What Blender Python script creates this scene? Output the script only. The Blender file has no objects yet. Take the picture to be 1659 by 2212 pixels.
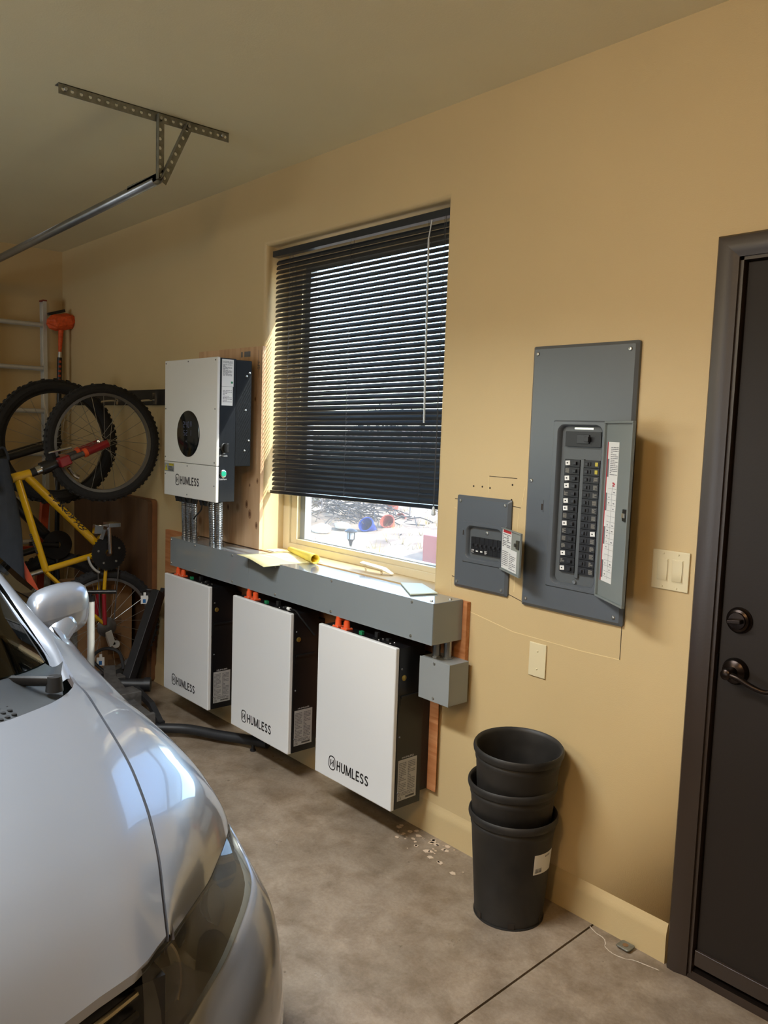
import bpy, bmesh, math, random
from mathutils import Vector, Matrix
random.seed(7)
C = bpy.context.scene.collection
PI = math.pi

# ------------------------------------------------------------------ camera
CAM_LOC = (1.4773, -2.1731, 1.5315); YAW = 0.8486; PIT = -0.0983; ROL = 0.0344; FPX = 1782.87
cd = bpy.data.cameras.new('camera'); co = bpy.data.objects.new('camera', cd); C.objects.link(co)
fw = Vector((-math.sin(YAW)*math.cos(PIT), math.cos(YAW)*math.cos(PIT), math.sin(PIT)))
rt = fw.cross(Vector((0, 0, 1))).normalized(); up = rt.cross(fw)
r2 = rt*math.cos(ROL)+up*math.sin(ROL); u2 = -rt*math.sin(ROL)+up*math.cos(ROL)
m = Matrix((r2, u2, -fw)).transposed().to_4x4(); m.translation = Vector(CAM_LOC)
co.matrix_world = m
cd.sensor_fit = 'VERTICAL'; cd.sensor_height = 36.0; cd.lens = 36.0*FPX/2212.0
cd.clip_start = 0.02; cd.clip_end = 400
S = bpy.context.scene; S.camera = co
S.view_settings.view_transform = 'Standard'; S.view_settings.look = 'None'
S.view_settings.exposure = 0.0; S.view_settings.gamma = 1.0

# ------------------------------------------------------------------ sky, sun, lights
W = bpy.data.worlds.new('world'); S.world = W; W.use_nodes = True
nt = W.node_tree; nt.nodes.clear()
wo = nt.nodes.new('ShaderNodeOutputWorld'); bg = nt.nodes.new('ShaderNodeBackground')
sky = nt.nodes.new('ShaderNodeTexSky'); sky.sky_type = 'NISHITA'; sky.sun_disc = False
sky.sun_elevation = math.radians(48); sky.sun_rotation = math.radians(60)
bg.inputs['Strength'].default_value = 1.8
nt.links.new(sky.outputs[0], bg.inputs[0]); nt.links.new(bg.outputs[0], wo.inputs[0])

def lamp(name, kind, loc, energy, color, target=None, size=None, sizey=None):
    l = bpy.data.lights.new(name, kind); l.energy = energy; l.color = color
    if kind == 'AREA':
        l.shape = 'RECTANGLE'; l.size = size; l.size_y = sizey
    elif kind == 'POINT': l.shadow_soft_size = size
    elif kind == 'SUN': l.angle = size
    o = bpy.data.objects.new(name, l); C.objects.link(o); o.location = loc
    if target is not None:
        o.rotation_euler = (Vector(target)-Vector(loc)).to_track_quat('-Z', 'Y').to_euler()
    return o
def spot(name, loc, target, energy, color, cone, blend, radius):
    o = lamp(name, 'SPOT', loc, energy, color, target); o.data.spot_size = math.radians(cone); o.data.spot_blend = blend
    o.data.shadow_soft_size = radius; return o
SUN_DIR = Vector((-0.80, -0.34, -0.62))
lamp('sun', 'SUN', (6, 3, 6), 12.0, (1.0, 0.96, 0.90), Vector((6, 3, 6))+SUN_DIR, 0.012)
# added cool fill aimed up at wall top and ceiling; no opening behind it
lamp('ceiling_fill', 'AREA', (-0.5, -7.9, 0.9), 110, (0.86, 0.93, 1.0), (0.6, 0, 2.6), 3.0, 1.8)
# added warm spot and overhead fill, no fixtures; then lamp by house door
spot('warm_spot_fill', (-1.2, -3.9, 2.40), (0.8, 0.0, 0.6), 90, (1.0, 0.80, 0.52), 74, 1.0, 0.30)
lamp('overhead_fill', 'AREA', (-0.55, -1.95, 2.62), 66, (0.90, 0.96, 1.0), (-0.55, -1.75, 0), 1.2, 0.25).data.spread = math.radians(132)  # added area fill for floor, hood and battery fronts
lamp('door_light', 'POINT', (1.3, -2.9, 2.45), 58, (1.0, 0.68, 0.36), None, 0.12)

# ------------------------------------------------------------------ materials
def lin(c):
    return tuple((v/12.92 if v <= 0.04045 else ((v+0.055)/1.055)**2.4) for v in c)
def hexc(h):
    h = h.lstrip('#'); return lin(tuple(int(h[i:i+2], 16)/255 for i in (0, 2, 4)))
MATS = {}
def mat(name, h, rough=0.5, metal=0.0, var=0.0, scale=6.0, bump=0.0, bscale=80.0, coat=0.0, spec=0.5, h2=None, stretch=None, emit=0.0):
    if name in MATS: return MATS[name]
    M = bpy.data.materials.new(name); M.use_nodes = True; n = M.node_tree; b = n.nodes['Principled BSDF']
    col = hexc(h)+(1,)
    b.inputs['Base Color'].default_value = col; b.inputs['Roughness'].default_value = rough
    b.inputs['Metallic'].default_value = metal; b.inputs['Specular IOR Level'].default_value = spec
    if coat: b.inputs['Coat Weight'].default_value = coat; b.inputs['Coat Roughness'].default_value = 0.03
    if emit:
        b.inputs['Emission Color'].default_value = col; b.inputs['Emission Strength'].default_value = emit
    tc = n.nodes.new('ShaderNodeTexCoord'); src = tc.outputs['Object']
    if stretch:
        mp = n.nodes.new('ShaderNodeMapping'); mp.inputs['Scale'].default_value = stretch
        n.links.new(src, mp.inputs[0]); src = mp.outputs[0]
    if var or h2:
        t = n.nodes.new('ShaderNodeTexNoise'); t.inputs['Scale'].default_value = scale; t.inputs['Detail'].default_value = 6
        n.links.new(src, t.inputs['Vector'])
        rp = n.nodes.new('ShaderNodeValToRGB'); e = rp.color_ramp.elements
        if h2: c2 = hexc(h2)
        else: c2 = tuple(min(1, v*(1+var)) for v in col[:3])
        c1 = col[:3] if h2 else tuple(v*(1-var) for v in col[:3])
        e[0].position = 0.35; e[1].position = 0.65; e[0].color = c1+(1,); e[1].color = c2+(1,)
        n.links.new(t.outputs['Fac'], rp.inputs[0]); n.links.new(rp.outputs[0], b.inputs['Base Color'])
    if bump:
        t2 = n.nodes.new('ShaderNodeTexNoise'); t2.inputs['Scale'].default_value = bscale; t2.inputs['Detail'].default_value = 3
        n.links.new(src, t2.inputs['Vector'])
        bp = n.nodes.new('ShaderNodeBump'); bp.inputs['Strength'].default_value = bump; bp.inputs['Distance'].default_value = 0.01
        n.links.new(t2.outputs['Fac'], bp.inputs['Height']); n.links.new(bp.outputs[0], b.inputs['Normal'])
    MATS[name] = M; return M

def concrete():
    M = bpy.data.materials.new('concrete'); M.use_nodes = True; n = M.node_tree; b = n.nodes['Principled BSDF']
    tc = n.nodes.new('ShaderNodeTexCoord')
    def noise(s, d, rough=0.6, dist=0.0):
        t = n.nodes.new('ShaderNodeTexNoise'); t.inputs['Scale'].default_value = s; t.inputs['Detail'].default_value = d
        t.inputs['Roughness'].default_value = rough; t.inputs['Distortion'].default_value = dist
        n.links.new(tc.outputs['Object'], t.inputs['Vector']); return t.outputs['Fac']
    def ramp(f, stops):
        r = n.nodes.new('ShaderNodeValToRGB'); el = r.color_ramp.elements
        while len(el) < len(stops): el.new(0.5)
        for e, (p, h) in zip(el, stops): e.position = p; e.color = hexc(h)+(1,)
        n.links.new(f, r.inputs[0]); return r.outputs[0]
    def mix(mode, f, a, c):
        x = n.nodes.new('ShaderNodeMix'); x.data_type = 'RGBA'; x.blend_type = mode
        if isinstance(f, float): x.inputs[0].default_value = f
        else: n.links.new(f, x.inputs[0])
        n.links.new(a, x.inputs[6]); n.links.new(c, x.inputs[7]); return x.outputs[2]
    base = ramp(noise(2.0, 8, 0.62, 0.2), [(0.3, '#887a69'), (0.5, '#998977'), (0.72, '#ab9984')])
    blot = ramp(noise(9, 8, 0.7, 0.3), [(0.40, '#ffffff'), (0.66, '#c2b8ab')])
    fine = ramp(noise(90, 4), [(0.3, '#d8d4cc'), (0.7, '#ffffff')])
    spots = ramp(noise(26, 3, 0.5), [(0.71, '#ffffff'), (0.76, '#8d8072')])
    c = mix('MULTIPLY', 0.8, base, blot); c = mix('MULTIPLY', 0.6, c, fine); c = mix('MULTIPLY', 0.6, c, spots)
    n.links.new(c, b.inputs['Base Color'])
    rr = ramp(noise(5, 5), [(0.3, '#8a8a8a'), (0.7, '#c0c0c0')]); n.links.new(rr, b.inputs['Roughness'])
    bp = n.nodes.new('ShaderNodeBump'); bp.inputs['Strength'].default_value = 0.15; bp.inputs['Distance'].default_value = 0.01
    n.links.new(noise(60, 5), bp.inputs['Height']); n.links.new(bp.outputs[0], b.inputs['Normal'])
    return M

def wood(name, h1, h2, h3, along='z', scale=1.0, knots=True):
    M = bpy.data.materials.new(name); M.use_nodes = True; n = M.node_tree; b = n.nodes['Principled BSDF']
    tc = n.nodes.new('ShaderNodeTexCoord'); mp = n.nodes.new('ShaderNodeMapping')
    sc = {'z': (14, 14, 1.1), 'x': (1.1, 14, 14)}[along]
    mp.inputs['Scale'].default_value = tuple(v*scale for v in sc)
    n.links.new(tc.outputs['Object'], mp.inputs[0])
    t = n.nodes.new('ShaderNodeTexNoise'); t.inputs['Scale'].default_value = 1.0; t.inputs['Detail'].default_value = 7; t.inputs['Distortion'].default_value = 1.3
    n.links.new(mp.outputs[0], t.inputs['Vector'])
    r = n.nodes.new('ShaderNodeValToRGB'); el = r.color_ramp.elements; el.new(0.5)
    for e, (p, h) in zip(el, [(0.3, h1), (0.5, h2), (0.7, h3)]): e.position = p; e.color = hexc(h)+(1,)
    n.links.new(t.outputs['Fac'], r.inputs[0]); out = r.outputs[0]
    if knots:
        v = n.nodes.new('ShaderNodeTexVoronoi'); v.inputs['Scale'].default_value = 4.6
        m2 = n.nodes.new('ShaderNodeMapping'); m2.inputs['Scale'].default_value = (1.3, 0.05, 1.0) if along == 'z' else (1.0, 0.05, 1.3)
        n.links.new(tc.outputs['Object'], m2.inputs[0]); n.links.new(m2.outputs[0], v.inputs['Vector'])
        kr = n.nodes.new('ShaderNodeValToRGB'); ke = kr.color_ramp.elements; ke.new(0.5)
        for e, (p, h) in zip(ke, [(0.03, '#5a3a22'), (0.10, '#b08a66'), (0.16, '#ffffff')]): e.position = p; e.color = hexc(h)+(1,)
        n.links.new(v.outputs['Distance'], kr.inputs[0])
        x = n.nodes.new('ShaderNodeMix'); x.data_type = 'RGBA'; x.blend_type = 'MULTIPLY'; x.inputs[0].default_value = 0.75
        n.links.new(out, x.inputs[6]); n.links.new(kr.outputs[0], x.inputs[7]); out = x.outputs[2]
    n.links.new(out, b.inputs['Base Color']); b.inputs['Roughness'].default_value = 0.65
    return M

def glass(name, tint='#f4f8f8', refl=1.0, haze=0.0):
    M = bpy.data.materials.new(name); M.use_nodes = True; n = M.node_tree; n.nodes.clear()
    o = n.nodes.new('ShaderNodeOutputMaterial'); tr = n.nodes.new('ShaderNodeBsdfTransparent'); gl = n.nodes.new('ShaderNodeBsdfGlossy')
    tr.inputs[0].default_value = hexc(tint)+(1,); gl.inputs['Roughness'].default_value = 0.02
    lw = n.nodes.new('ShaderNodeLayerWeight'); lw.inputs['Blend'].default_value = 0.5
    pw = n.nodes.new('ShaderNodeMath'); pw.operation = 'POWER'; pw.inputs[1].default_value = 5.0
    ml = n.nodes.new('ShaderNodeMath'); ml.operation = 'MULTIPLY_ADD'; ml.inputs[1].default_value = 0.9*refl; ml.inputs[2].default_value = 0.04*refl
    n.links.new(lw.outputs['Facing'], pw.inputs[0]); n.links.new(pw.outputs[0], ml.inputs[0])
    x = n.nodes.new('ShaderNodeMixShader'); n.links.new(ml.outputs[0], x.inputs[0])
    n.links.new(tr.outputs[0], x.inputs[1]); n.links.new(gl.outputs[0], x.inputs[2]); res = x.outputs[0]
    if haze:   # film: aged haze on the lamp lens; on the window a painted glare veil
        tl = n.nodes.new('ShaderNodeBsdfTranslucent'); df = n.nodes.new('ShaderNodeBsdfDiffuse'); ad = n.nodes.new('ShaderNodeMixShader'); hz = n.nodes.new('ShaderNodeMixShader')
        tl.inputs[0].default_value = df.inputs[0].default_value = (.8, .8, .78, 1); hz.inputs[0].default_value = haze
        n.links.new(tl.outputs[0], ad.inputs[1]); n.links.new(df.outputs[0], ad.inputs[2]); n.links.new(res, hz.inputs[1]); n.links.new(ad.outputs[0], hz.inputs[2]); res = hz.outputs[0]
    n.links.new(res, o.inputs[0])
    return M

M_WALL = mat('wall_paint', '#c6ae80', 0.55, var=0.03, scale=1.5, bump=0.06, bscale=260)
M_CEIL = mat('ceiling_paint', '#e6dab2', 0.8, var=0.03, scale=1.2, bump=0.06, bscale=200)
M_CONC = concrete()
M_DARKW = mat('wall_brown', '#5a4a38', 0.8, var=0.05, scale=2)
M_TRIM = mat('door_trim_brown', '#32271f', 0.38, var=0.05, scale=5, bump=0.03, bscale=120)
M_DOOR = mat('door_brown', '#221b16', 0.58, var=0.04, scale=4, bump=0.03, bscale=150, spec=0.3)
M_BRONZE = mat('bronze', '#2a211c', 0.28, metal=0.85)
M_ALMOND = mat('almond_plastic', '#d8cba6', 0.35)
M_VINYL = mat('window_vinyl', '#dccfae', 0.4)
M_GREYV = mat('window_track_grey', '#8f9499', 0.5)
M_PANEL = mat('panel_grey_paint', '#565b60', 0.33, var=0.02, scale=8)
M_PANELD = mat('panel_deadfront', '#535759', 0.45)
M_WIRE = mat('wireway_grey_paint', '#848b8e', 0.16, var=0.02, scale=4, coat=0.5)
M_JBOX = mat('junction_grey_paint', '#8b8f8f', 0.38, var=0.02, scale=10)
M_BLACKP = mat('black_plastic', '#141414', 0.4)
M_BREAK = mat('breaker_black', '#17181b', 0.45)
M_BREAKT = mat('breaker_toggle', '#26272b', 0.4)
M_BATT = mat('black_steel', '#101012', 0.36, bump=0.03, bscale=400)
M_WHITEP = mat('white_powder_coat', '#dcdcda', 0.38, bump=0.02, bscale=500)
M_INVW = mat('inverter_white', '#d6d4cd', 0.45, bump=0.02, bscale=500)
M_INVB = mat('inverter_dark', '#111418', 0.5, spec=0.2, bump=0.03, bscale=500)
M_HEAT = mat('heatsink_black', '#07090b', 0.55, spec=0.2)
M_PAPER = mat('label_paper', '#d9d8d4', 0.6)
M_SILV = mat('silver_label', '#a9a7a2', 0.45, metal=0.1)
M_INK = mat('print_black', '#1a1a1b', 0.6)
M_INKG = mat('print_grey', '#6a6a6c', 0.6)
M_INKW = mat('print_white', '#c9c9c9', 0.6)
M_RED = mat('print_red', '#b0262c', 0.6)
M_SCREW = mat('zinc_screw', '#b9b9b4', 0.28, metal=0.9)
M_STEEL = mat('galvanised', '#9a9c9d', 0.33, metal=0.9, var=0.08, scale=30)
M_GALV = mat('galvanised_angle', '#8a8a80', 0.45, metal=0.75, var=0.18, scale=40)
M_ORANGE = mat('orange_plastic', '#e2592a', 0.4)
M_GREEN = mat('green_plastic', '#1d7a4c', 0.4)
M_BTN = mat('green_button', '#19a07c', 0.35)
M_BRASS = mat('brass_lock', '#b39a52', 0.3, metal=0.8)
M_BLIND = mat('blind_black', '#20242a', 0.32, spec=0.6)
M_CORD = mat('blind_cord', '#3a3c40', 0.7)
M_CLEAR = mat('clear_wand', '#c9d2d8', 0.1)
M_YEL = mat('yellow_paper', '#f0d860', 0.7)
M_YEL2 = mat('pale_paper', '#f1e9b0', 0.7)
M_WHITE = mat('white_paper', '#e8e8e4', 0.7)
M_PLY = wood('pine_plywood', '#b88f6a', '#c9a37c', '#d6b48e', 'z', 1.0)
M_PLYR = wood('raw_plywood', '#a8683a', '#b8794a', '#c58b5c', 'x', 2.2, False)
M_PLYE = mat('plywood_edge', '#8a5a36', 0.7, var=0.2, scale=60)
M_BRN = wood('brown_board', '#4d3420', '#583c25', '#62452b', 'z', 0.7, False)
M_BRNE = mat('brown_edge', '#7a4f2e', 0.6, var=0.1, scale=20)
M_CARD = mat('cardboard', '#7c5a37', 0.75, var=0.08, scale=10)
M_TYRE = mat('tyre_rubber', '#1f1f20', 0.8, var=0.15, scale=40)
M_RIM = mat('rim_alloy', '#8c8c8c', 0.35, metal=0.7)
M_RIMB = mat('rim_black', '#1a1a1b', 0.4)
M_SPOKE = mat('spoke_steel', '#a5a39a', 0.3, metal=0.8)
M_BIKEY = mat('bike_yellow', '#c79a10', 0.25, coat=0.6)
M_BIKER = mat('bike_red', '#8c1620', 0.3, coat=0.5)
M_BIKEB = mat('bike_black', '#121214', 0.35, coat=0.3)
M_CHROME = mat('chrome', '#c8c8c8', 0.15, metal=1.0)
M_ALU = mat('aluminium', '#cbcac3', 0.38, metal=0.45, var=0.04, scale=20)
M_ORG2 = mat('brush_orange', '#d2521c', 0.7, var=0.15, scale=60)
M_ORG3 = mat('orange_paint', '#b2431c', 0.5)
M_RACK = mat('rack_black', '#1b1b1d', 0.5, var=0.2, scale=20)
M_RACKD = mat('rack_worn_steel', '#5a5754', 0.5, metal=0.35, var=0.3, scale=30)
M_BAG = mat('grey_fabric', '#24272c', 0.9, var=0.1, scale=30)
M_POT = mat('nursery_pot', '#121110', 0.55, var=0.0, h2='#2b2825', scale=7)
M_CARP = mat('car_silver', '#989ea9', 0.3, metal=0.65, coat=1.0)
M_CARK = mat('car_trim_black', '#17181a', 0.45)
M_CARG = mat('car_cowl_grey', '#2b2e31', 0.55)
M_SEAM = mat('car_seam_dark', '#241a16', 0.7)
M_CHRG = mat('lamp_reflector', '#9c9484', 0.18, metal=0.95)
M_LAMPB = mat('lamp_housing', '#3c382f', 0.3, metal=0.3, var=0.15, scale=12)
M_AMBER = mat('lamp_amber', '#a5732e', 0.3)
M_GLASS = glass('window_glass', haze=0.05)
M_GLENS = glass('lamp_lens', '#dedcd0', 1.0, haze=0.10)
M_GWIND = glass('windscreen_glass', '#3e4a44', 1.3)
M_DASH = mat('dash_dark', '#20231f', 0.7)
M_EARTH = mat('dry_ground', '#66513f', 0.9, h2='#93806a', scale=2.6, bump=0.5, bscale=6)
M_GRASS = mat('dry_grass', '#74602f', 0.8, var=0.2, scale=2)
M_TWIG = mat('twigs', '#3a322c', 0.8, var=0.2, scale=4)
M_ROCK = mat('pale_rock', '#c4c2bc', 0.8, var=0.1, scale=6)
M_CLAY = mat('terracotta', '#8a3a26', 0.7, var=0.1, scale=8)
M_BLUE = mat('blue_plastic', '#142a6a', 0.4)
M_SHRUB = mat('grey_shrub', '#4a4c40', 0.9, var=0.2, scale=2)
M_REDP = mat('red_painted_post', '#93504a', 0.7)
M_BLUEP = mat('tag_blue', '#2a6fb4', 0.6)
M_GDOOR = mat('garage_door_white', '#cfc8b4', 0.5)
M_HOLE = mat('hole_dark', '#2a2016', 0.9)
M_MARK = mat('plaster_line', '#ddc896', 0.8)

# ------------------------------------------------------------------ mesh helpers
OFF = {}
def new(): return bmesh.new()
def box(bm, x0, x1, y0, y1, z0, z1):
    v = [bm.verts.new(p) for p in ((x0,y0,z0),(x1,y0,z0),(x1,y1,z0),(x0,y1,z0),(x0,y0,z1),(x1,y0,z1),(x1,y1,z1),(x0,y1,z1))]
    for f in ((3,2,1,0),(4,5,6,7),(0,1,5,4),(1,2,6,5),(2,3,7,6),(3,0,4,7)): bm.faces.new([v[i] for i in f])
    return bm
def fbox(bm, O, u, v, n, a0, a1, b0, b1, c0, c1):
    O, u, v, n = map(Vector, (O, u, v, n)); P = lambda a, b, c: O+u*a+v*b+n*c
    w = [bm.verts.new(P(*p)) for p in ((a0,b0,c0),(a1,b0,c0),(a1,b1,c0),(a0,b1,c0),(a0,b0,c1),(a1,b0,c1),(a1,b1,c1),(a0,b1,c1))]
    for f in ((3,2,1,0),(4,5,6,7),(0,1,5,4),(1,2,6,5),(2,3,7,6),(3,0,4,7)): bm.faces.new([w[i] for i in f])
    return bm
def frame_of(d):
    d = Vector(d).normalized(); a = Vector((0,0,1)) if abs(d.z) < 0.9 else Vector((1,0,0))
    u = d.cross(a).normalized(); return u, u.cross(d).normalized()*-1, d
def ring(bm, c, u, v, r, seg, rv=None):
    rv = r if rv is None else rv
    return [bm.verts.new(Vector(c)+u*(r*math.cos(2*PI*i/seg))+v*(rv*math.sin(2*PI*i/seg))) for i in range(seg)]
def bridge(bm, a, b, close=True):
    n = len(a)
    for i in range(n if close else n-1):
        j = (i+1) % n; bm.faces.new((a[i], a[j], b[j], b[i]))
def cyl(bm, p0, p1, r0, r1=None, seg=16):
    r1 = r0 if r1 is None else r1; p0 = Vector(p0); p1 = Vector(p1); u, v, d = frame_of(p1-p0)
    a = ring(bm, p0, u, v, r0, seg); b = ring(bm, p1, u, v, r1, seg); bridge(bm, a, b)
    bm.faces.new(a[::-1]); bm.faces.new(b); return bm
def spline(pts, n=6):
    pts = [Vector(p) for p in pts]; out = []
    for i in range(len(pts)-1):
        p0 = pts[max(i-1, 0)]; p1 = pts[i]; p2 = pts[i+1]; p3 = pts[min(i+2, len(pts)-1)]
        for k in range(n):
            t = k/n; out.append(0.5*((2*p1)+(p2-p0)*t+(2*p0-5*p1+4*p2-p3)*t*t+(3*p1-p0-3*p2+p3)*t**3))
    out.append(pts[-1]); return out
def resample(pts, n, sp=True):
    q = spline(pts, 10) if sp else [Vector(p) for p in pts]
    d = [0.0]
    for a, b in zip(q, q[1:]): d.append(d[-1]+(b-a).length)
    out = []; j = 0
    for i in range(n):
        t = d[-1]*i/(n-1)
        while j < len(d)-2 and d[j+1] < t: j += 1
        s = (t-d[j])/max(1e-9, d[j+1]-d[j]); out.append(q[j].lerp(q[j+1], min(1, max(0, s))))
    return out
def tube(bm, pts, r, seg=10, rv=None, square=False):
    pts = [Vector(p) for p in pts]; prev = None; first = None; u = None
    for i, p in enumerate(pts):
        d = (pts[min(i+1, len(pts)-1)]-pts[max(i-1, 0)]).normalized()
        if u is None: u, v, _ = frame_of(d)
        else:
            u = (u-d*u.dot(d)).normalized(); v = d.cross(u)
        rr = r(i/(len(pts)-1)) if callable(r) else r
        if square:
            cur = [bm.verts.new(p+u*a*rr+v*b*rr) for a, b in ((1,1),(-1,1),(-1,-1),(1,-1))]
        else: cur = ring(bm, p, u, v, rr, seg, rv)
        if prev: bridge(bm, prev, cur)
        else: first = cur
        prev = cur
    try: bm.faces.new(first[::-1]); bm.faces.new(prev)
    except ValueError: pass
    return bm
def lathe(bm, prof, c=(0,0,0), axis=(0,0,1), seg=32, close=False):
    u, v, d = frame_of(axis); c = Vector(c); rings = []
    for r, h in prof:
        rings.append(ring(bm, c+d*h, u, v, max(r, 1e-5), seg))
    for a, b in zip(rings, rings[1:]): bridge(bm, a, b)
    if close: bridge(bm, rings[-1], rings[0])
    else:
        if prof[0][0] > 1e-4: bm.faces.new(rings[0][::-1])
        if prof[-1][0] > 1e-4: bm.faces.new(rings[-1])
    return bm
def grid(bm, rows, thick=None):
    vs = [[bm.verts.new(p) for p in r] for r in rows]
    for a, b in zip(vs, vs[1:]):
        for i in range(len(a)-1): bm.faces.new((a[i], a[i+1], b[i+1], b[i]))
    return vs
def prism(bm, poly, d):
    d = Vector(d); a = [bm.verts.new(p) for p in poly]; b = [bm.verts.new(Vector(p)+d) for p in poly]
    bridge(bm, a, b); bm.faces.new(a[::-1]); bm.faces.new(b); return bm

def obj(name, bm, m, parent=None, bev=0.0, smooth=False, label=None, solid=0.0, sub=0, world=True):
    bmesh.ops.recalc_face_normals(bm, faces=bm.faces)
    me = bpy.data.meshes.new(name); bm.to_mesh(me); bm.free()
    o = bpy.data.objects.new(name, me); C.objects.link(o)
    if parent is not None:
        o.parent = parent
        if world: me.transform(Matrix.Translation(-OFF.get(parent.name, Vector((0,0,0)))))
        OFF[o.name] = OFF.get(parent.name, Vector((0,0,0)))
    me.materials.append(m)
    if smooth:
        for p in me.polygons: p.use_smooth = True
        if smooth != 'all':
            try: me.set_sharp_from_angle(angle=math.radians(40))
            except Exception: pass
    if solid:
        s = o.modifiers.new('solid', 'SOLIDIFY'); s.thickness = solid; s.offset = -1
    if sub:
        s = o.modifiers.new('sub', 'SUBSURF'); s.levels = sub; s.render_levels = sub
    if bev:
        b = o.modifiers.new('bevel', 'BEVEL'); b.width = bev; b.segments = 3; b.limit_method = 'ANGLE'; b.angle_limit = math.radians(50)
        if not smooth:
            for p in me.polygons: p.use_smooth = True
            b.harden_normals = True
    if label: o['label'] = label
    return o
def thing(name, label, cat, loc=(0,0,0), group=None, rot=(0,0,0)):
    o = bpy.data.objects.new(name, None); C.objects.link(o); o.location = loc; o.rotation_euler = rot
    o.empty_display_size = 0.05
    o['label'] = label; o['category'] = cat
    if group: o['group'] = group
    OFF[o.name] = Vector(loc); return o
def tag(o, label, cat, group=None, kind=None):
    o['label'] = label; o['category'] = cat
    if group: o['group'] = group
    if kind: o['kind'] = kind
    return o
def struct(o): o['kind'] = 'structure'; return o
def dup(root, loc, label=None):
    r = root.copy(); C.objects.link(r); r.location = loc
    if label: r['label'] = label
    def rec(a, b):
        for ch in a.children:
            c = ch.copy(); C.objects.link(c); c.parent = b; rec(ch, c)
    rec(root, r); return r
def rep(o, delta, parent=None):
    """another copy of a part, moved by delta"""
    c = o.copy(); C.objects.link(c); c.location = o.location+Vector(delta); c.parent = parent or o.parent; return c
def text(name, s, mt, parent, origin, u, v, width=None, height=None, bold=0.0, thick=0.0004):
    """flat lettering standing on a face: origin = lower left, u = reading direction, v = up"""
    cu = bpy.data.curves.new(name, 'FONT'); cu.body = s; cu.size = 1.0; cu.offset = bold; cu.resolution_u = 3
    o = bpy.data.objects.new(name, cu); C.objects.link(o)
    dg = bpy.context.evaluated_depsgraph_get(); me = bpy.data.meshes.new_from_object(o.evaluated_get(dg))
    bpy.data.objects.remove(o); bpy.data.curves.remove(cu)
    xs = [p.co.x for p in me.vertices]; ys = [p.co.y for p in me.vertices]
    w = max(xs)-min(xs); h = max(ys)-min(ys)
    sx = width/w if width else None; sy = height/h if height else None
    sx = sx or sy; sy = sy or sx
    u = Vector(u).normalized(); v = Vector(v).normalized(); n = u.cross(v)
    O = Vector(origin)
    bm = bmesh.new(); bm.from_mesh(me); bpy.data.meshes.remove(me)
    x0 = min(xs); y0 = min(ys)
    for q in bm.verts: q.co = O+u*((q.co.x-x0)*sx)+v*((q.co.y-y0)*sy)+n*thick
    me = bpy.data.meshes.new(name); bm.to_mesh(me); bm.free(); me.materials.append(mt)
    o = bpy.data.objects.new(name, me); C.objects.link(o)
    o.parent = parent; me.transform(Matrix.Translation(-OFF.get(parent.name, Vector((0,0,0))))); OFF[o.name] = OFF.get(parent.name, Vector((0,0,0)))
    return o
def lines(bm, O, u, v, n, w, h, rows, fill=0.45, seed=1, gaps=True, t=0.0004):
    """rows of small print as thin bars"""
    rd = random.Random(seed); u, v, n = Vector(u), Vector(v), Vector(n)
    for i in range(rows):
        y = h*(i+0.5)/rows; th = h/rows*fill*0.5; x = 0.0
        while x < w*0.97:
            L = w*rd.uniform(0.12, 0.3) if gaps else w
            L = min(L, w-x); fbox(bm, O, u, v, n, x, x+L, y-th, y+th, 0.0001, t); x += L+w*rd.uniform(0.02, 0.07)
            if gaps and rd.random() < 0.12: break
    return bm
def resize(root, k, loc):
    seen = set()
    def rec(o):
        for ch in o.children:
            if ch.data and ch.data.name not in seen: ch.data.transform(Matrix.Scale(k, 4)); seen.add(ch.data.name)
            ch.location = ch.location*k; rec(ch)
    rec(root); root.location = loc
def screw(parent, p, n, r=0.004, m=None, name='screw'):
    bm = new(); n = Vector(n).normalized(); p = Vector(p)
    lathe(bm, [(r, 0), (r, r*0.25), (r*0.75, r*0.6), (r*0.2, r*0.7), (0.0, r*0.45)], p, n, 10)
    return obj(name, bm, m or M_SCREW, parent, smooth=True)
def screws(parent, pts, n, r=0.004, m=None):
    o = None; p0 = None
    for p in pts:
        if o is None: o = screw(parent, p, n, r, m); p0 = Vector(p)
        else: rep(o, Vector(p)-p0)

# ================================================================== THE SETTING
XL, XR, YB, HC = -4.482, 2.75, -8.2, 2.693
WX0, WX1, WZ0, WZ1 = -1.885, -0.699, 0.938, 2.371      # window opening
DX0, DX1, DZ1 = 0.405, 1.345, 2.020                     # door opening
def wall_with_holes(bm, x0, x1, z0, z1, holes, y):
    xs = sorted({x0, x1}|{h[0] for h in holes}|{h[1] for h in holes}); zs = sorted({z0, z1}|{h[2] for h in holes}|{h[3] for h in holes})
    for a, b in zip(xs, xs[1:]):
        for c, d in zip(zs, zs[1:]):
            mx, mz = (a+b)/2, (c+d)/2
            if any(h[0] < mx < h[1] and h[2] < mz < h[3] for h in holes): continue
            bm.faces.new([bm.verts.new(p) for p in ((a,y,c),(b,y,c),(b,y,d),(a,y,d))])
bm = new(); R = 0.022; TW = 0.24
wall_with_holes(bm, XL, XR, -0.02, HC+0.02, [(WX0-R, WX1+R, WZ0-0.09, WZ1+R), (DX0, DX1, -0.02, DZ1)], 0.0)
prev = None
for k in range(8):
    a = (k/6)*PI/2 if k < 7 else PI/2
    e = R*(1-math.sin(a)); y = R*(1-math.cos(a)) if k < 7 else TW
    zb = WZ0-0.09
    cur = [bm.verts.new(p) for p in ((WX0-e,y,zb),(WX0-e,y,WZ1+e),(WX1+e,y,WZ1+e),(WX1+e,y,zb))]
    if prev: bridge(bm, prev, cur)
    prev = cur
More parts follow.
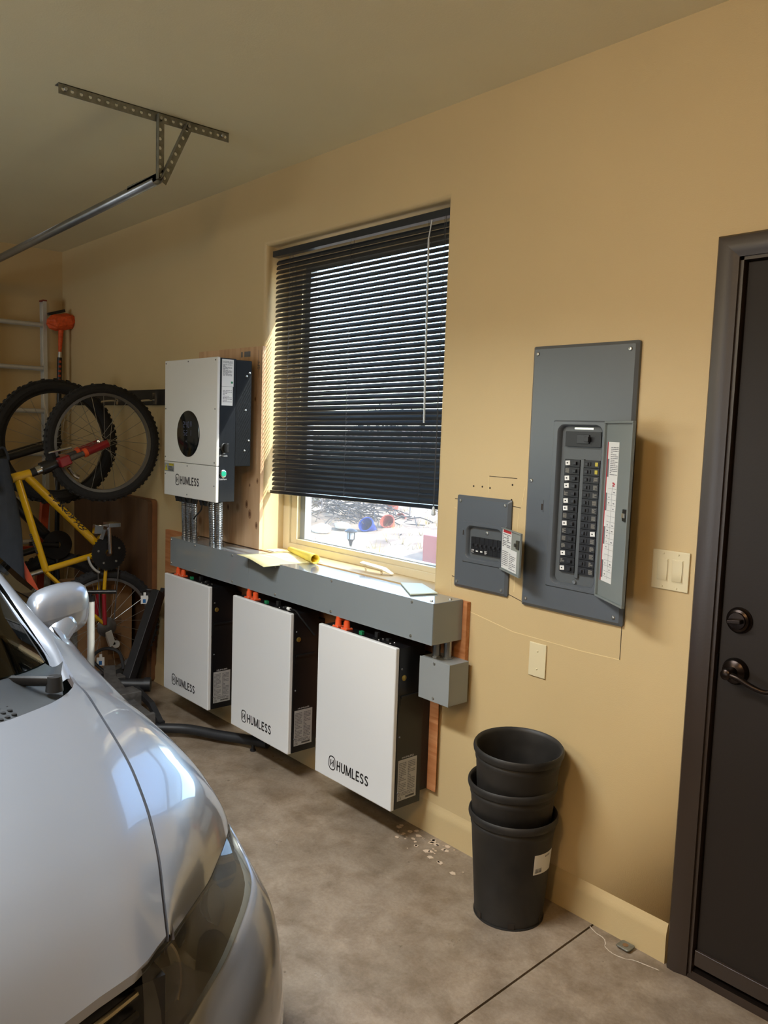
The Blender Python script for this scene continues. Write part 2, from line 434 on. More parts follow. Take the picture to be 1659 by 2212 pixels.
a = [bm.verts.new(p) for p in ((DX0,0,-.02),(DX0,0,DZ1),(DX1,0,DZ1),(DX1,0,-.02))]; b = [bm.verts.new(p) for p in ((DX0,TW,-.02),(DX0,TW,DZ1),(DX1,TW,DZ1),(DX1,TW,-.02))]
bridge(bm, a, b, False)
wall_with_holes(bm, XL-.2, XR+.2, -0.3, HC+0.2, [(WX0, WX1, WZ0-0.09, WZ1), (DX0, DX1, -0.02, DZ1)], TW)
bmesh.ops.remove_doubles(bm, verts=bm.verts, dist=1e-5)
wf = struct(obj('wall_front', bm, M_WALL, smooth=True))
# left wall with the open bay doorway, right wall, wall behind the camera
bm = new(); BY0, BY1, BZ = -7.6, -4.2, 2.16
GY0, GY1 = -3.45, -0.80
for y0, y1, z0, z1 in ((GY1, 0.1, -.02, HC+.02), (BY1, GY0, -.02, HC+.02), (GY0, GY1, BZ, HC+.02), (YB-.1, BY0, -.02, HC+.02), (BY0, BY1, BZ, HC+.02)):
    box(bm, XL-0.2, XL, y0, y1, z0, z1)
wl = struct(obj('wall_left', bm, M_WALL))
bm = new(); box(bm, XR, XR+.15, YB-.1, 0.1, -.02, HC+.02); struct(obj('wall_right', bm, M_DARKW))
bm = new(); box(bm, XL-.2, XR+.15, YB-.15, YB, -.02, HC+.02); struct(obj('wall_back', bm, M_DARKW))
bm = new(); box(bm, XL-.2, XR+.15, YB-.15, 0.24, HC, HC+.12); struct(obj('ceiling', bm, M_CEIL))
gd = thing('door_2', 'closed white sectional garage door in the far wall', 'garage door', (XL-.12, -2.1, 0)); gd['kind'] = 'structure'
for i in range(4):
    bm = new(); box(bm, XL-.14, XL-.09, GY0, GY1, 0.001+i*.54, .5405+i*.54)
    obj('door_section', bm, M_GDOOR, gd, bev=0.006)
# floor: two slabs either side of a saw-cut joint
def jx(y): return 0.089+(-0.012-y)*0.0517
bm = new(); g = 0.0035
for s in (-1, 1):
    xa = XL-.2 if s < 0 else XR+.15
    top = [(xa, .02, 0), (jx(.02)+s*g, .02, 0), (jx(YB)+s*g, YB-.15, 0), (xa, YB-.15, 0)]
    prism(bm, top, (0, 0, -0.06))
box(bm, XL-.2, XR+.15, YB-.15, .24, -.1, -.03)
fl = struct(obj('floor', bm, M_CONC))
# bulged foundation curb at the foot of the wall
bm = new(); prof = [(0.0, 0.122), (-0.0015, 0.116), (-0.005, 0.104), (-0.0085, 0.092), (-0.009, 0.084), (-0.009, 0.080), (-0.009, 0.0), (0.01, 0.0), (0.01, 0.122)]
a = [bm.verts.new((XL, y, z)) for y, z in prof]; b = [bm.verts.new((0.335, y, z)) for y, z in prof]; bridge(bm, a, b); bm.faces.new(a); bm.faces.new(b[::-1])
struct(obj('baseboard_front', bm, M_WALL, smooth=True))

bm = new(); pth = resample([(.088,-.026,.0), (.12,-.040,.0), (.150,-.044,.0), (.168,-.060,.0), (.180,-.078,.0), (.215,-.088,.0), (.25,-.080,.0), (.27,-.066,.0), (.31,-.056,.0), (.342,-.048,.0)], 60); rd = random.Random(6)
top_ = [p+Vector((rd.uniform(-.002,.002), .0016+rd.uniform(-.001,.001), .0008)) for p in pth]; bot_ = [p+Vector((0, -.0016-rd.uniform(0,.001), .0008)) for p in pth]
grid(bm, [top_, bot_]); obj('salt_line', bm, mat('efflorescence', '#cbbfae', .9), fl)
# --- door and its casing
bm = new()
for (x0, x1, z0, z1) in ((0.343, 0.405, 0.0, 2.0795), (1.345, 1.407, 0.0, 2.0795)):
    prof = [(0, 0.0), (0, -.010), (.10, -.018), (.45, -.020), (.80, -.014), (1.0, -.011), (1.0, 0.0)]
    fl_ = [(x0+(x1-x0)*t if x0 < 1 else x1-(x1-x0)*t, y) for t, y in prof]
    mz = lambda t: DZ1+0.0595*(1-t)
    a = [bm.verts.new((x, y, 0.0)) for (x, y) in fl_]; b = [bm.verts.new((x, y, mz(t))) for (x, y), (t, _) in zip(fl_, prof)]
    bridge(bm, a, b); bm.faces.new(a); bm.faces.new(b[::-1])
prof = [(0, 0.0), (0, -.010), (.10, -.018), (.45, -.020), (.80, -.014), (1.0, -.011), (1.0, 0.0)]
a = [bm.verts.new((.343+.062*t, y, DZ1+.0595*(1-t))) for t, y in prof]; b = [bm.verts.new((1.407-.062*t, y, DZ1+.0595*(1-t))) for t, y in prof]
bridge(bm, a, b); bm.faces.new(a); bm.faces.new(b[::-1])
struct(obj('trim_1', bm, M_TRIM, smooth=True))
d1 = thing('door_1', 'dark brown door with bronze deadbolt and lever handle', 'door', (0.9, 0.05, 0)); d1['kind'] = 'structure'
bm = new(); box(bm, DX0+.014, DX1-.014, 0.012, 0.055, 0.035, DZ1-.012); obj('door_leaf', bm, M_DOOR, d1, bev=0.003)
bm = new(); box(bm, DX0-.001, DX0+.010, -.004, .12, 0.0, DZ1); box(bm, DX1-.010, DX1+.001, -.004, .12, 0, DZ1); box(bm, DX0, DX1, -.004, .12, DZ1-.009, DZ1+.001)
obj('door_jamb', bm, M_TRIM, d1)
bm = new(); box(bm, DX0+.010, DX0+.03, .056, .075, 0, DZ1); box(bm, DX0, DX1, .056, .13, DZ1-.03, DZ1); obj('door_stop', bm, M_HOLE, d1)
bm = new(); prism(bm, [(DX0, -.01, .0), (DX0, .11, .0), (DX0, .11, .03), (DX0, .03, .033), (DX0, .0, .018)], (DX1-DX0, 0, 0)); obj('threshold', bm, M_BRONZE, d1, label='worn dark threshold strip')
bm = new(); box(bm, DX0+.014, DX1-.014, 0.002, .012, 0.036, 0.082); obj('door_sweep', bm, M_TRIM, d1, bev=0.002)
KX, KY, KZ = 0.470, 0.012, 1.053
bm = new(); lathe(bm, [(.036, 0), (.036, .004), (.031, .008), (.030, .013), (.024, .016), (.0225, .020), (.010, .021)], (KX, KY, KZ), (0,-1,0), 32)
db = obj('deadbolt', bm, M_BRONZE, d1, smooth=True)
bm = new(); fbox(bm, (KX, KY-.021, KZ), (1,0,0.12), (-.12,0,1), (0,-1,0), -.019, .019, -.006, .006, 0, .018); obj('thumb_turn', bm, M_BRONZE, db, bev=.003)
KZ = 0.912
bm = new(); lathe(bm, [(.037, 0), (.037, .004), (.033, .009), (.031, .015), (.024, .019), (.015, .022), (.014, .048), (.016, .052), (.014, .062), (.008, .066)], (KX, KY, KZ), (0,-1,0), 32)
lh = obj('lever_rose', bm, M_BRONZE, d1, smooth=True)
bm = new(); tube(bm, spline([(KX-.004, KY-.052, KZ), (KX+.03, KY-.056, KZ-.002), (KX+.07, KY-.055, KZ-.016), (KX+.10, KY-.05, KZ-.023), (KX+.122, KY-.045, KZ-.018)], 6), lambda t: .0095-.0045*t, 12)
obj('lever', bm, M_BRONZE, lh, smooth=True)
bm = new(); box(bm, DX0+.002, DX0+.014, .005, .03, .88, .95); obj('strike_plate', bm, M_BRONZE, d1)

# --- window: frame, sash, pane, sill
w1 = thing('window_1', 'window with almond vinyl frame behind the black blind', 'window', (-1.29, .13, WZ0)); w1['kind'] = 'structure'
FY = 0.130
def rectframe(bm, x0, x1, z0, z1, wl_, wr_, wb, wt, y0, y1):
    box(bm, x0, x0+wl_, y0, y1, z0, z1); box(bm, x1-wr_, x1, y0, y1, z0, z1); box(bm, x0+wl_, x1-wr_, y0, y1, z0, z0+wb); box(bm, x0+wl_, x1-wr_, y0, y1, z1-wt, z1)
bm = new(); rectframe(bm, WX0-.005, WX1+.005, WZ0-.002, WZ1+.005, .055, .055, .034, .045, FY, FY+.08); obj('window_frame', bm, M_VINYL, w1, bev=.003)
bm = new(); rectframe(bm, WX0+.050, WX1-.050, WZ0+.031, WZ1-.04, .050, .050, .024, .04, FY+.010, FY+.07); obj('window_sash', bm, M_VINYL, w1, bev=.003)
bm = new(); rectframe(bm, WX0+.098, WX1-.098, WZ0+.054, WZ1-.08, .040, .030, .005, .02, FY+.030, FY+.068); obj('glazing_track', bm, M_GREYV, w1, bev=.002)
bm = new(); box(bm, WX0+.05, WX1-.05, FY+.02, FY+.068, 1.565, 1.615); obj('meeting_rail', bm, M_VINYL, w1, bev=.003)
bm = new(); box(bm, WX0+.09, WX1-.09, FY+.046, FY+.050, WZ0+.05, WZ1-.07); obj('glass_pane', bm, M_GLASS, w1)
bm = new(); box(bm, WX0-.004, WX1+.004, 0.003, FY+.01, WZ0-.095, WZ0-.001); struct(obj('window_1_sill', bm, M_WALL))
bm = new()
for p0, p1 in (((-1.195,.06,.941),(-1.135,.045,.968)), ((-1.135,.045,.968),(-1.03,.06,.968)), ((-1.03,.06,.968),(-.985,.085,.941))): pass
prism(bm, [(-1.185, .045, .966), (-1.20, .075, .968), (-1.06, .085, .960), (-1.045, .05, .957)], (0, 0, .005))
cyl(bm, (-1.17, .06, .968), (-1.16, .06, .9385), .004, seg=8); cyl(bm, (-1.075, .066, .961), (-1.065, .066, .9385), .004, seg=8)
prism(bm, [(-1.06, .085, .960), (-1.045, .05, .957), (-1.01, .07, .941), (-1.02, .095, .941)], (0, 0, .004))
obj('window_crank', bm, M_VINYL, w1)

# --- marks in the wall paint: cut drywall patches, screw holes
bm = new()
def wline(p, q, t=0.0012):
    (x0, z0), (x1, z1) = p, q; d = Vector((x1-x0, 0, z1-z0)); L = d.length; d.normalize()
    fbox(bm, (x0, 0, z0), d, (-d.z, 0, d.x), (0, -1, 0), 0, L, -t, t, -.001, .0008)
for p, q in (((-.441,1.386),(-.316,1.386)), ((-.60,1.294),(-.578,1.294)), ((-.328,1.291),(-.295,1.288)), ((-.60,1.010),(-.583,1.008)), ((-.328,.987),(-.265,.972))): wline(p, q, .0010)
o_ = obj('cut_line', bm, M_HOLE, wf)
bm = new()
for p, q in (((-.601,1.01),(-.602,.95)), ((-.517,.896),(-.30,.862)), ((-.30,.862),(-.02,.858)), ((-.02,.858),(.118,.862)), ((-.302,1.27),(-.304,1.18)), ((-.601,1.262),(-.59,1.260)), ((-.441,1.386),(-.442,1.325)), ((-.305,1.06),(-.306,1.0)), ((-.28,1.36),(-.29,1.30))): wline(p, q, .0011)
obj('plaster_seam', bm, M_MARK, wf)
bm = new()
for x, z in ((-.512,1.346), (-.471,1.347), (-.435,1.345), (-.335,1.363), (-.336,1.312), (-.337,1.262), (-.583,1.283)):
    cyl(bm, (x, .001, z), (x, -.0008, z), .0035, seg=10)
obj('screw_hole', bm, M_HOLE, wf)
bm = new(); fbox(bm, (.118, 0, .862), (0,0,1), (1,0,0), (0,-1,0), 0, .11, -.001, .001, -.001, .0008); obj('cut_line', bm, M_HOLE, wf)

# ================================================================== OUTSIDE THE WINDOW
bm = new(); n = 40
rows = []
for j in range(n+1):
    y = 0.3+(j/n)**1.6*45
    rows.append([(x_, y, -0.25+0.045*max(0, y-2)+.10*math.sin(x_*1.7+y)*min(1, y/4)+.06*math.sin(x_*3.1-y*2.2)*min(1, y/4)) for x_ in [-48+i*1.4 for i in range(45)]])
grid(bm, rows); struct(obj('exterior_ground', bm, M_EARTH, smooth='all'))
def gz(x, y): return -0.25+0.045*max(0, y-2)+.10*math.sin(x*1.7+y)*min(1, y/4)+.06*math.sin(x*3.1-y*2.2)*min(1, y/4)
bm = new(); rd = random.Random(3)
for i in range(1100):
    y = rd.uniform(4.2, 12); x = rd.uniform(-16, -3.5); 
    if rd.random() > .5+.5*math.sin(x*1.3+y*.9): continue
    z = gz(x, y); h = rd.uniform(.06, .22)
    for k in range(4):
        a = rd.uniform(0, 2*PI); t = rd.uniform(.05, .2)
        tip = Vector((x+math.cos(a)*t, y+math.sin(a)*t, z+h*rd.uniform(.6, 1)))
        b0 = Vector((x+rd.uniform(-.02,.02), y+rd.uniform(-.02,.02), z-.02)); w = Vector((math.sin(a), -math.cos(a), 0))*.006
        bm.faces.new([bm.verts.new(p) for p in (b0-w, b0+w, tip)])
tag(obj('grass', bm, M_GRASS), 'dry straw coloured grass on the ground outside the window', 'grass', kind='stuff')
bm = new(); rd = random.Random(5)
px, py = -9.9, 6.75
for i in range(260):
    a = rd.uniform(0, PI); c = Vector((px+rd.gauss(0, .55), py+rd.gauss(0, .62), 0)); dd = math.hypot((c.x-px)/.9, (c.y-py)/1.0)
    c.z = gz(c.x, c.y)+rd.uniform(.0, .55)*math.exp(-dd*dd*.6)+.03
    d = Vector((math.cos(a), math.sin(a)*.6, rd.uniform(-.25, .3)))*rd.uniform(.2, .5)
    tube(bm, spline([c-d, c+Vector((0,0,rd.uniform(0,.1))), c+d], 2), .009, 4)
tag(obj('twig_pile', bm, M_TWIG), 'tangled heap of cut grey branches outside the window', 'twigs', kind='stuff')
def rock(x, y, r, lab, sx=1.4):
    bm = new(); bmesh.ops.create_icosphere(bm, subdivisions=2, radius=1)
    rd = random.Random(int(x*100)+7)
    for v in bm.verts:
        k = 1+rd.uniform(-.14, .14); v.co = Vector((v.co.x*r*sx*k+x, v.co.y*r*k+y, v.co.z*r*.6*k+gz(x, y)+r*.2))
    return tag(obj('rock', bm, M_ROCK, smooth='all'), lab, 'rock', 'pale rocks outside the window')
rock(-8.98, 5.72, .15, 'largest pale rock outside, in front of the twig heap'); rock(-9.0, 6.16, .11, 'pale rock outside, between the twig heap and the solar lamp'); rock(-8.75, 5.95, .07, 'smallest pale rock outside, below the other two', 1.1)
def pot(x, y, r, h, m_, lab, cat, name, tilt=(0,0,0)):
    t = thing(name, lab, cat, (x, y, gz(x, y)-.01), 'pots outside the window' if cat == 'pot' else None, tilt)
    bm = new(); lathe(bm, [(r*.72, 0), (r*.97, h*.85), (r*.86, h*.85), (r*.66, .02), (0, .02)], (0,0,0), (0,0,1), 20); obj('pot_body', bm, m_, t, smooth=True, world=False)
    bm = new(); lathe(bm, [(r*.9, h*.83), (r*1.05, h*.83), (r*1.05, h), (r*.9, h)], (0,0,0), (0,0,1), 20, close=True); obj('rim', bm, m_, t, smooth=True, world=False)
    return t
pot(-8.71, 6.55, .125, .25, M_BLUE, 'blue plastic bucket lying tilted on the ground outside', 'bucket', 'bucket', (.9, .5, 0))
pot(-8.75, 6.99, .12, .21, M_CLAY, 'terracotta pot outside, tipped beside the blue bucket', 'pot', 'clay_pot', (.8, .6, 0))
pot(-9.89, 8.05, .12, .21, M_CLAY, 'terracotta pot outside standing farthest from the window', 'pot', 'clay_pot', (.1, .1, 0))
pot(-9.41, 7.96, .12, .20, M_CLAY, 'terracotta pot outside on its side, right of the others', 'pot', 'clay_pot', (1.2, .3, 0))
LX, LY = -7.55, 5.17; g0 = gz(LX, LY)
sl = thing('solar_path_light', 'dark solar garden lamp on a stake outside the window', 'garden lamp', (LX, LY, g0))
bm = new(); lathe(bm, [(.010, 0), (.013, .06), (.028, .14), (.050, .17), (.050, .176)], (LX, LY, g0), (0,0,1), 16); cyl(bm, (LX, LY, g0-.1), (LX, LY, g0+.03), .010, seg=8); obj('stake', bm, M_BLACKP, sl, smooth=True)
bm = new(); lathe(bm, [(.046, 0), (.052, .105), (.046, .105), (.040, .0)], (LX, LY, g0+.176), (0,0,1), 16, close=True); obj('lens', bm, M_GREYV, sl, smooth=True)
for k in range(4):
    bm = new(); a_ = k*PI/2+.5; cyl(bm, (LX+.049*math.cos(a_), LY+.049*math.sin(a_), g0+.17), (LX+.055*math.cos(a_), LY+.055*math.sin(a_), g0+.285), .009, seg=6); obj('strut', bm, M_BLACKP, sl)
bm = new(); lathe(bm, [(.092, -.014), (.092, 0), (.06, .022), (.045, .030), (0, .034)], (LX, LY, g0+.29), (0,0,1), 20); obj('cap', bm, M_BLACKP, sl, smooth=True)
bm = new(); box(bm, -5.62, -5.0, 4.72, 5.4, gz(-5.3, 5)-.3, .30); tag(obj('red_block', bm, M_REDP, bev=.01), 'faded red block on the ground outside, by the right edge of the window', 'block')
for i, (x, y, r) in enumerate(((-13.2, 8.0, .75), (-16.5, 11.2, 1.3), (-14.5, 10.8, .6), (-20, 17, 2.2))):
    bm = new(); rd = random.Random(40+i)
    for k in range(900):
        d = Vector((rd.gauss(0,1), rd.gauss(0,1), abs(rd.gauss(0,1)))).normalized()*rd.uniform(.55, 1.0)*r
        c = Vector((x+d.x, y+d.y, gz(x, y)+d.z*.9)); q = Vector((rd.gauss(0,1), rd.gauss(0,1), rd.gauss(0,1))).normalized()*.10; s_ = q.cross(d).normalized()*.05
        bm.faces.new([bm.verts.new(p) for p in (c-q, c+s_, c+q, c-s_)])
    t = thing('shrub', ['grey green shrub outside, nearest to the twig heap', 'wide grey green shrub outside behind the nearest one', 'low grey green shrub outside at the edge of the bare ground', 'tall grey green shrub outside, farthest from the window'][i], 'shrub', (x, y, gz(x, y)), 'shrubs beyond the yard')
    obj('foliage', bm, M_SHRUB, t)
    bm = new(); cyl(bm, (x, y, gz(x, y)-.2), (x, y, gz(x, y)+r*.6), .06, .02, 8); obj('stem', bm, M_TWIG, t)

# ================================================================== BLIND
bl = thing('mini_blind', 'black venetian blind drawn most of the way down over the window', 'blind', (-1.29, .05, 2.36))
SX0, SX1 = -1.862, -0.722
def tz(x, z0, z1): return z0+(z1-z0)*(x-SX0)/(SX1-SX0)
bm = new(); box(bm, -1.876, -.706, .030, .064, 2.322, 2.350); obj('headrail', bm, M_BLIND, bl, bev=.002)
bm = new()
NS = 49; ZT0 = 2.296; ZT1L, ZT1R = 1.240, 1.268
for i in range(NS):
    f = i/(NS-1); zl = ZT0+(ZT1L-ZT0)*f; zr = ZT0+(ZT1R-ZT0)*f
    ang = math.radians(57 if i > 1 else 66)+math.sin(i*2.3)*.02
    rowsL = []
    for x, zc in ((SX0, zl), (SX0+.006, zl), (SX1-.006, zr), (SX1, zr)):
        edge = x in (SX0, SX1); row = []
        for k in range(5):
            s = (k/4-.5)*(.025 if not edge else .017); cv = .0022*(1-(2*(k/4-.5))**2)
            row.append((x, .047+s*math.cos(ang)-cv*math.sin(ang), zc+s*math.sin(ang)+cv*math.cos(ang)))
        rowsL.append(row)
    grid(bm, rowsL)
obj('slats', bm, M_BLIND, bl, smooth='all')
bm = new(); prism(bm, [(SX0-.006, .036, 1.214), (SX0-.006, .058, 1.214), (SX0-.006, .058, 1.231), (SX0-.006, .036, 1.231)], (0,0,0.0001)) if False else None
va = [bm.verts.new((SX0-.008, y, 1.212+z)) for y, z in ((.036,0),(.060,0),(.060,.016),(.036,.016))]; vb = [bm.verts.new((SX1+.006, y, 1.240+z)) for y, z in ((.036,0),(.060,0),(.060,.016),(.036,.016))]
bridge(bm, va, vb); bm.faces.new(va[::-1]); bm.faces.new(vb); obj('bottom_rail', bm, M_BLIND, bl, bev=.003)
for x in (-1.745, -1.30, -.835):
    bm = new()
    for dy in (-.0085, .0085):
        tube(bm, [(x, .047+dy, 2.322), (x, .047+dy, tz(x, 1.228, 1.256))], .0007, 5)
    for i in range(NS):
        f = i/(NS-1); z = ZT0+(tz(x, ZT1L, ZT1R)-ZT0)*f
        tube(bm, [(x, .0385, z-.004), (x+.004, .047, z+.003), (x, .0555, z+.011)], .0007, 4)
    obj('ladder_cord', bm, M_CORD, bl)
bm = new(); cyl(bm, (-.805, .026, 2.318), (-.815, .022, 2.25), .0025, seg=8); cyl(bm, (-.815, .022, 2.25), (-.800, .020, 1.565), .0042, seg=6); obj('tilt_wand', bm, M_CLEAR, bl, smooth=True)
bm = new(); tube(bm, [(-.735, .024, 2.322), (-.733, .022, 1.25)], .0011, 5); tube(bm, [(-.728, .024, 2.322), (-.731, .022, 1.25)], .0011, 5); pc = obj('pull_cord', bm, M_CORD, bl)
bm = new(); lathe(bm, [(.003, 0), (.006, -.008), (.009, -.03), (.006, -.034)], (-.732, .022, 1.252), (0,0,1), 12); obj('tassel', bm, M_CLEAR, pc, smooth=True)

# ================================================================== BOARDS ON THE WALL
t = thing('pine_board', 'knotty pine plywood board on the wall between inverter and window', 'board', (-2.17, 0, .94))
bm = new(); box(bm, -2.478, -1.868, -.020, -.001, .9405, 1.908); pb_ = obj('sheet', bm, M_PLY, t, bev=.001)
for kx, kz, kr in ((-1.985,1.150,.020), (-1.955,1.105,.024), (-1.895,1.055,.019), (-1.893,1.27,.014), (-1.96,1.245,.009), (-2.16,1.12,.016), (-1.925,1.66,.012)):
    for r_, m_ in ((kr, 'ring'), (kr*.5, 'core')):
        bm = new(); a_ = [(kx+r_*.62*math.cos(k*PI/8), -.0201-(.0002 if m_ == 'core' else 0), kz+r_*math.sin(k*PI/8)) for k in range(16)]; prism(bm, a_, (0, .0001, 0)); obj('knot', bm, mat('knot_'+m_, '#a07a58' if m_ == 'ring' else '#6e4a30', .7, var=.15, scale=60), pb_)
bm = new(); rd = random.Random(2)
text('stamp', 'SPF', M_INKG, pb_, (-1.888, -.020, 1.80), (0,0,1), (-1,0,0), height=.022)
bm = new(); lines(bm, (-1.900, -.020, 1.76), (0,0,1), (-1,0,0), (0,-1,0), .13, .003, 1, .6, gaps=False); lines(bm, (-1.875, -.020, 1.76), (0,0,1), (-1,0,0), (0,-1,0), .13, .003, 1, .6, gaps=False)
obj('grade_print', bm, M_INKG, pb_)
for x0, x1 in ((-2.03, -1.975), (-2.06, -2.045)):
    bm = new(); box(bm, x0, x1, -.0205, -.0201, 1.862, 1.888); obj('print_mark', bm, M_INKG, pb_)
bm = new(); box(bm, -2.844, -.500, -.020, -.001, .672, .930); b2 = tag(obj('plywood_strip', bm, M_PLYR, bev=.001), 'long reddish plywood strip on the wall behind the grey wireway', 'board')
bm = new(); box(bm, -2.80, -.623, -.018, -.0145, .178, .6715); 
b3 = tag(obj('plywood_sheet', bm, M_PLYR, bev=.0008), 'low plywood sheet on the wall behind the three battery units', 'board')

# ================================================================== WIREWAY, JUNCTION BOX, CONDUITS
wy = thing('wireway', 'long grey steel wireway trough under the window', 'wireway', (-1.5, -.02, .79))
TX0, TX1, TS, TZ0, TZ1, TY = -2.487, -.521, -1.722, .790, .9376, -.169
bm = new(); box(bm, TX0, TX1, TY+.0015, -.0205, TZ0, TZ1-.0012); obj('trough', bm, M_WIRE, wy, bev=.002)
for nm, a, b in (('cover', TX0+.0005, TS-.0008), ('cover', TS+.0008, TX1-.0005)):
    bm = new(); box(bm, a, b, TY, TY+.0014, TZ0-.002, TZ1); box(bm, a, b, TY, -.021, TZ1-.0012, TZ1); obj(nm, bm, M_WIRE, wy, bev=.0008)
bm = new(); box(bm, TX1, TX1+.0015, TY+.001, -.0205, TZ0, TZ1-.001); obj('end_cap', bm, M_WIRE, wy, bev=.0008)
pts = []
for x in (-2.475, -2.22, -1.86, -1.50, -1.10, -.63): pts += [(x, TY, TZ1-.012), (x, TY, TZ0+.012)]
screws(wy, pts, (0,-1,0), .0055)
screws(wy, [(-2.40, -.05, TZ1), (-1.66, -.10, TZ1), (-1.62, -.05, TZ1), (-.56, -.14, TZ1), (-.545, -.06, TZ1)], (0,0,1), .006)
jb = thing('junction_box', 'square grey steel junction box hanging below the wireway end', 'junction box', (-.55, -.02, .57))
JX0, JX1, JY, JZ0, JZ1 = -.628, -.478, -.120, .570, .721
bm = new(); box(bm, JX0, JX1, JY+.002, -.0205, JZ0, JZ1); obj('box', bm, M_JBOX, jb, bev=.002)
bm = new(); box(bm, JX0-.001, JX1+.001, JY, JY+.002, JZ0-.001, JZ1+.001); obj('cover', bm, M_JBOX, jb, bev=.0008)
screws(jb, [((JX0+JX1)/2, JY, JZ1-.012), ((JX0+JX1)/2, JY, JZ0+.012)], (0,-1,0), .0055)
for x, y, lab in ((-.582, -.082, 'short steel conduit into the junction box, nearer the batteries'), (-.545, -.062, 'short steel conduit into the junction box, nearer the wall')):
    t = thing('steel_conduit', lab, 'conduit', (x, y, JZ1), 'short conduits above the junction box')
    bm = new(); cyl(bm, (x, y, JZ1-.004), (x, y, TZ0+.002), .0145, seg=24); obj('pipe', bm, M_STEEL, t, smooth=True)
    bm = new(); cyl(bm, (x, y, JZ1+.001), (x, y, JZ1+.007), .019, seg=8); obj('locknut', bm, M_STEEL, t)
# flexible conduits from inverter to wireway
def flex(x, y, x2, y2, lab, grp):
    t = thing('flexible_conduit', lab, 'conduit', (x2, y2, TZ1), grp)
    path = resample([(x, y, 1.172), (x+.2*(x2-x), y+.2*(y2-y), 1.12), (x+.75*(x2-x), y+.75*(y2-y), 1.01), (x2, y2, TZ1+.002)], 150)
    bm = new(); tube(bm, path, lambda f: .0108+.0040*(1 if int(f*149) % 6 < 3 else 0), 14); obj('spiral_jacket', bm, M_STEEL, t, smooth='all')
    bm = new(); cyl(bm, (x2, y2, TZ1), (x2, y2, TZ1+.02), .0165, seg=12); obj('connector', bm, M_STEEL, t, smooth=True)
for x, y, x2, y2, lab in ((-2.272,-.205,-2.388,-.138,'leftmost ribbed steel conduit of the three under the inverter logo'), (-2.222,-.205,-2.342,-.136,'middle ribbed steel conduit of the three under the inverter logo'), (-2.170,-.205,-2.294,-.134,'rightmost ribbed steel conduit of the three under the inverter logo')): flex(x, y, x2, y2, lab, 'ribbed conduits under the inverter')
for x, y, x2, y2, lab in ((-2.000,-.205,-2.105,-.138,'ribbed steel conduit under the inverter corner, left of its pair'), (-1.985,-.170,-2.085,-.105,'ribbed steel conduit half hidden behind the pair at the inverter corner'), (-1.935,-.205,-2.045,-.138,'ribbed steel conduit under the inverter corner, nearest the window')): flex(x, y, x2, y2, lab, 'ribbed conduits under the inverter')

# ================================================================== INVERTER
iv = thing('inverter', 'tall white wall inverter with round black display and black sides', 'inverter', (-1.97, -.1215, 1.19))
IX0, IX1, IZ0, IZ1, IY = -2.215, -1.722, 1.190, 1.825, -.342
bm = new(); box(bm, IX0+.004, IX1, IY+.014, -.248, IZ0+.003, IZ1-.003); ib = obj('housing', bm, M_INVB, iv, bev=.002)
bm = new(); box(bm, IX0, IX1-.001, IY, IY+.0145, 1.351, IZ1); ifp = obj('front_panel', bm, M_INVW, iv, bev=.003)
bm = new(); box(bm, IX0, IX1-.001, IY, IY+.0145, IZ0, 1.3492); ilp = obj('lower_panel', bm, M_INVW, iv, bev=.003)
bm = new(); box(bm, -2.17, IX1-.001, -.249, -.167, 1.350, 1.819); hs = obj('heatsink', bm, M_HEAT, iv, bev=.004)
bm = new()
for k in range(14):
    x = -2.08+k*.017; box(bm, x, x+.003, -.168, -.145, 1.36, 1.81)
obj('fins', bm, M_HEAT, hs)
bm = new(); box(bm, -2.10, -1.84, -.168, -.1215, 1.40, 1.78); obj('wall_bracket', bm, M_HEAT, iv)
screws(iv, [(IX1-.001, -.180, 1.765), (IX1-.001, -.180, 1.465), (IX1-.001, -.195, 1.75), (IX1-.001, -.198, 1.60), (IX1-.001, -.200, 1.42)], (1,0,0), .006)
bm = new(); lathe(bm, [(.1055, 0), (.1055, .0025), (.102, .004), (0, .004)], (-1.978, IY, 1.486), (0,-1,0), 64); disp = obj('display', bm, mat('display_black', '#0c1114', 0.12), iv, smooth=True, label='round glossy black display')
bm = new(); rd = random.Random(8); MS = mat('display_digits', '#59607c', 0.5, emit=0.05)
def seg7(bm, x, z, h, digit):
    w = h*.5; t_ = h*.08
    S7 = {'top':(0,w,h-t_,h),'mid':(0,w,h/2-t_/2,h/2+t_/2),'bot':(0,w,0,t_),'tl':(0,t_,h/2,h),'tr':(w-t_,w,h/2,h),'bl':(0,t_,0,h/2),'br':(w-t_,w,0,h/2)}
    D = {'0':'top bot tl tr bl br','2':'top mid bot tr bl','4':'mid tl tr br','8':'top mid bot tl tr bl br','1':'tr br','5':'top mid bot tl br'}
    for s_ in D[digit].split():
        a, b, c, d = S7[s_]; box(bm, x+a, x+b, IY-.0046, IY-.0041, z+c, z+d)
for i, ch in enumerate('240'): seg7(bm, -2.02+i*.022, 1.515, .026, ch)
for i, ch in enumerate('52'): seg7(bm, -2.015+i*.022, 1.478, .024, ch)
seg7(bm, -1.958, 1.478, .026, '1'); seg7(bm, -1.952, 1.520, .022, '8')
obj('screen_digits', bm, MS, disp)
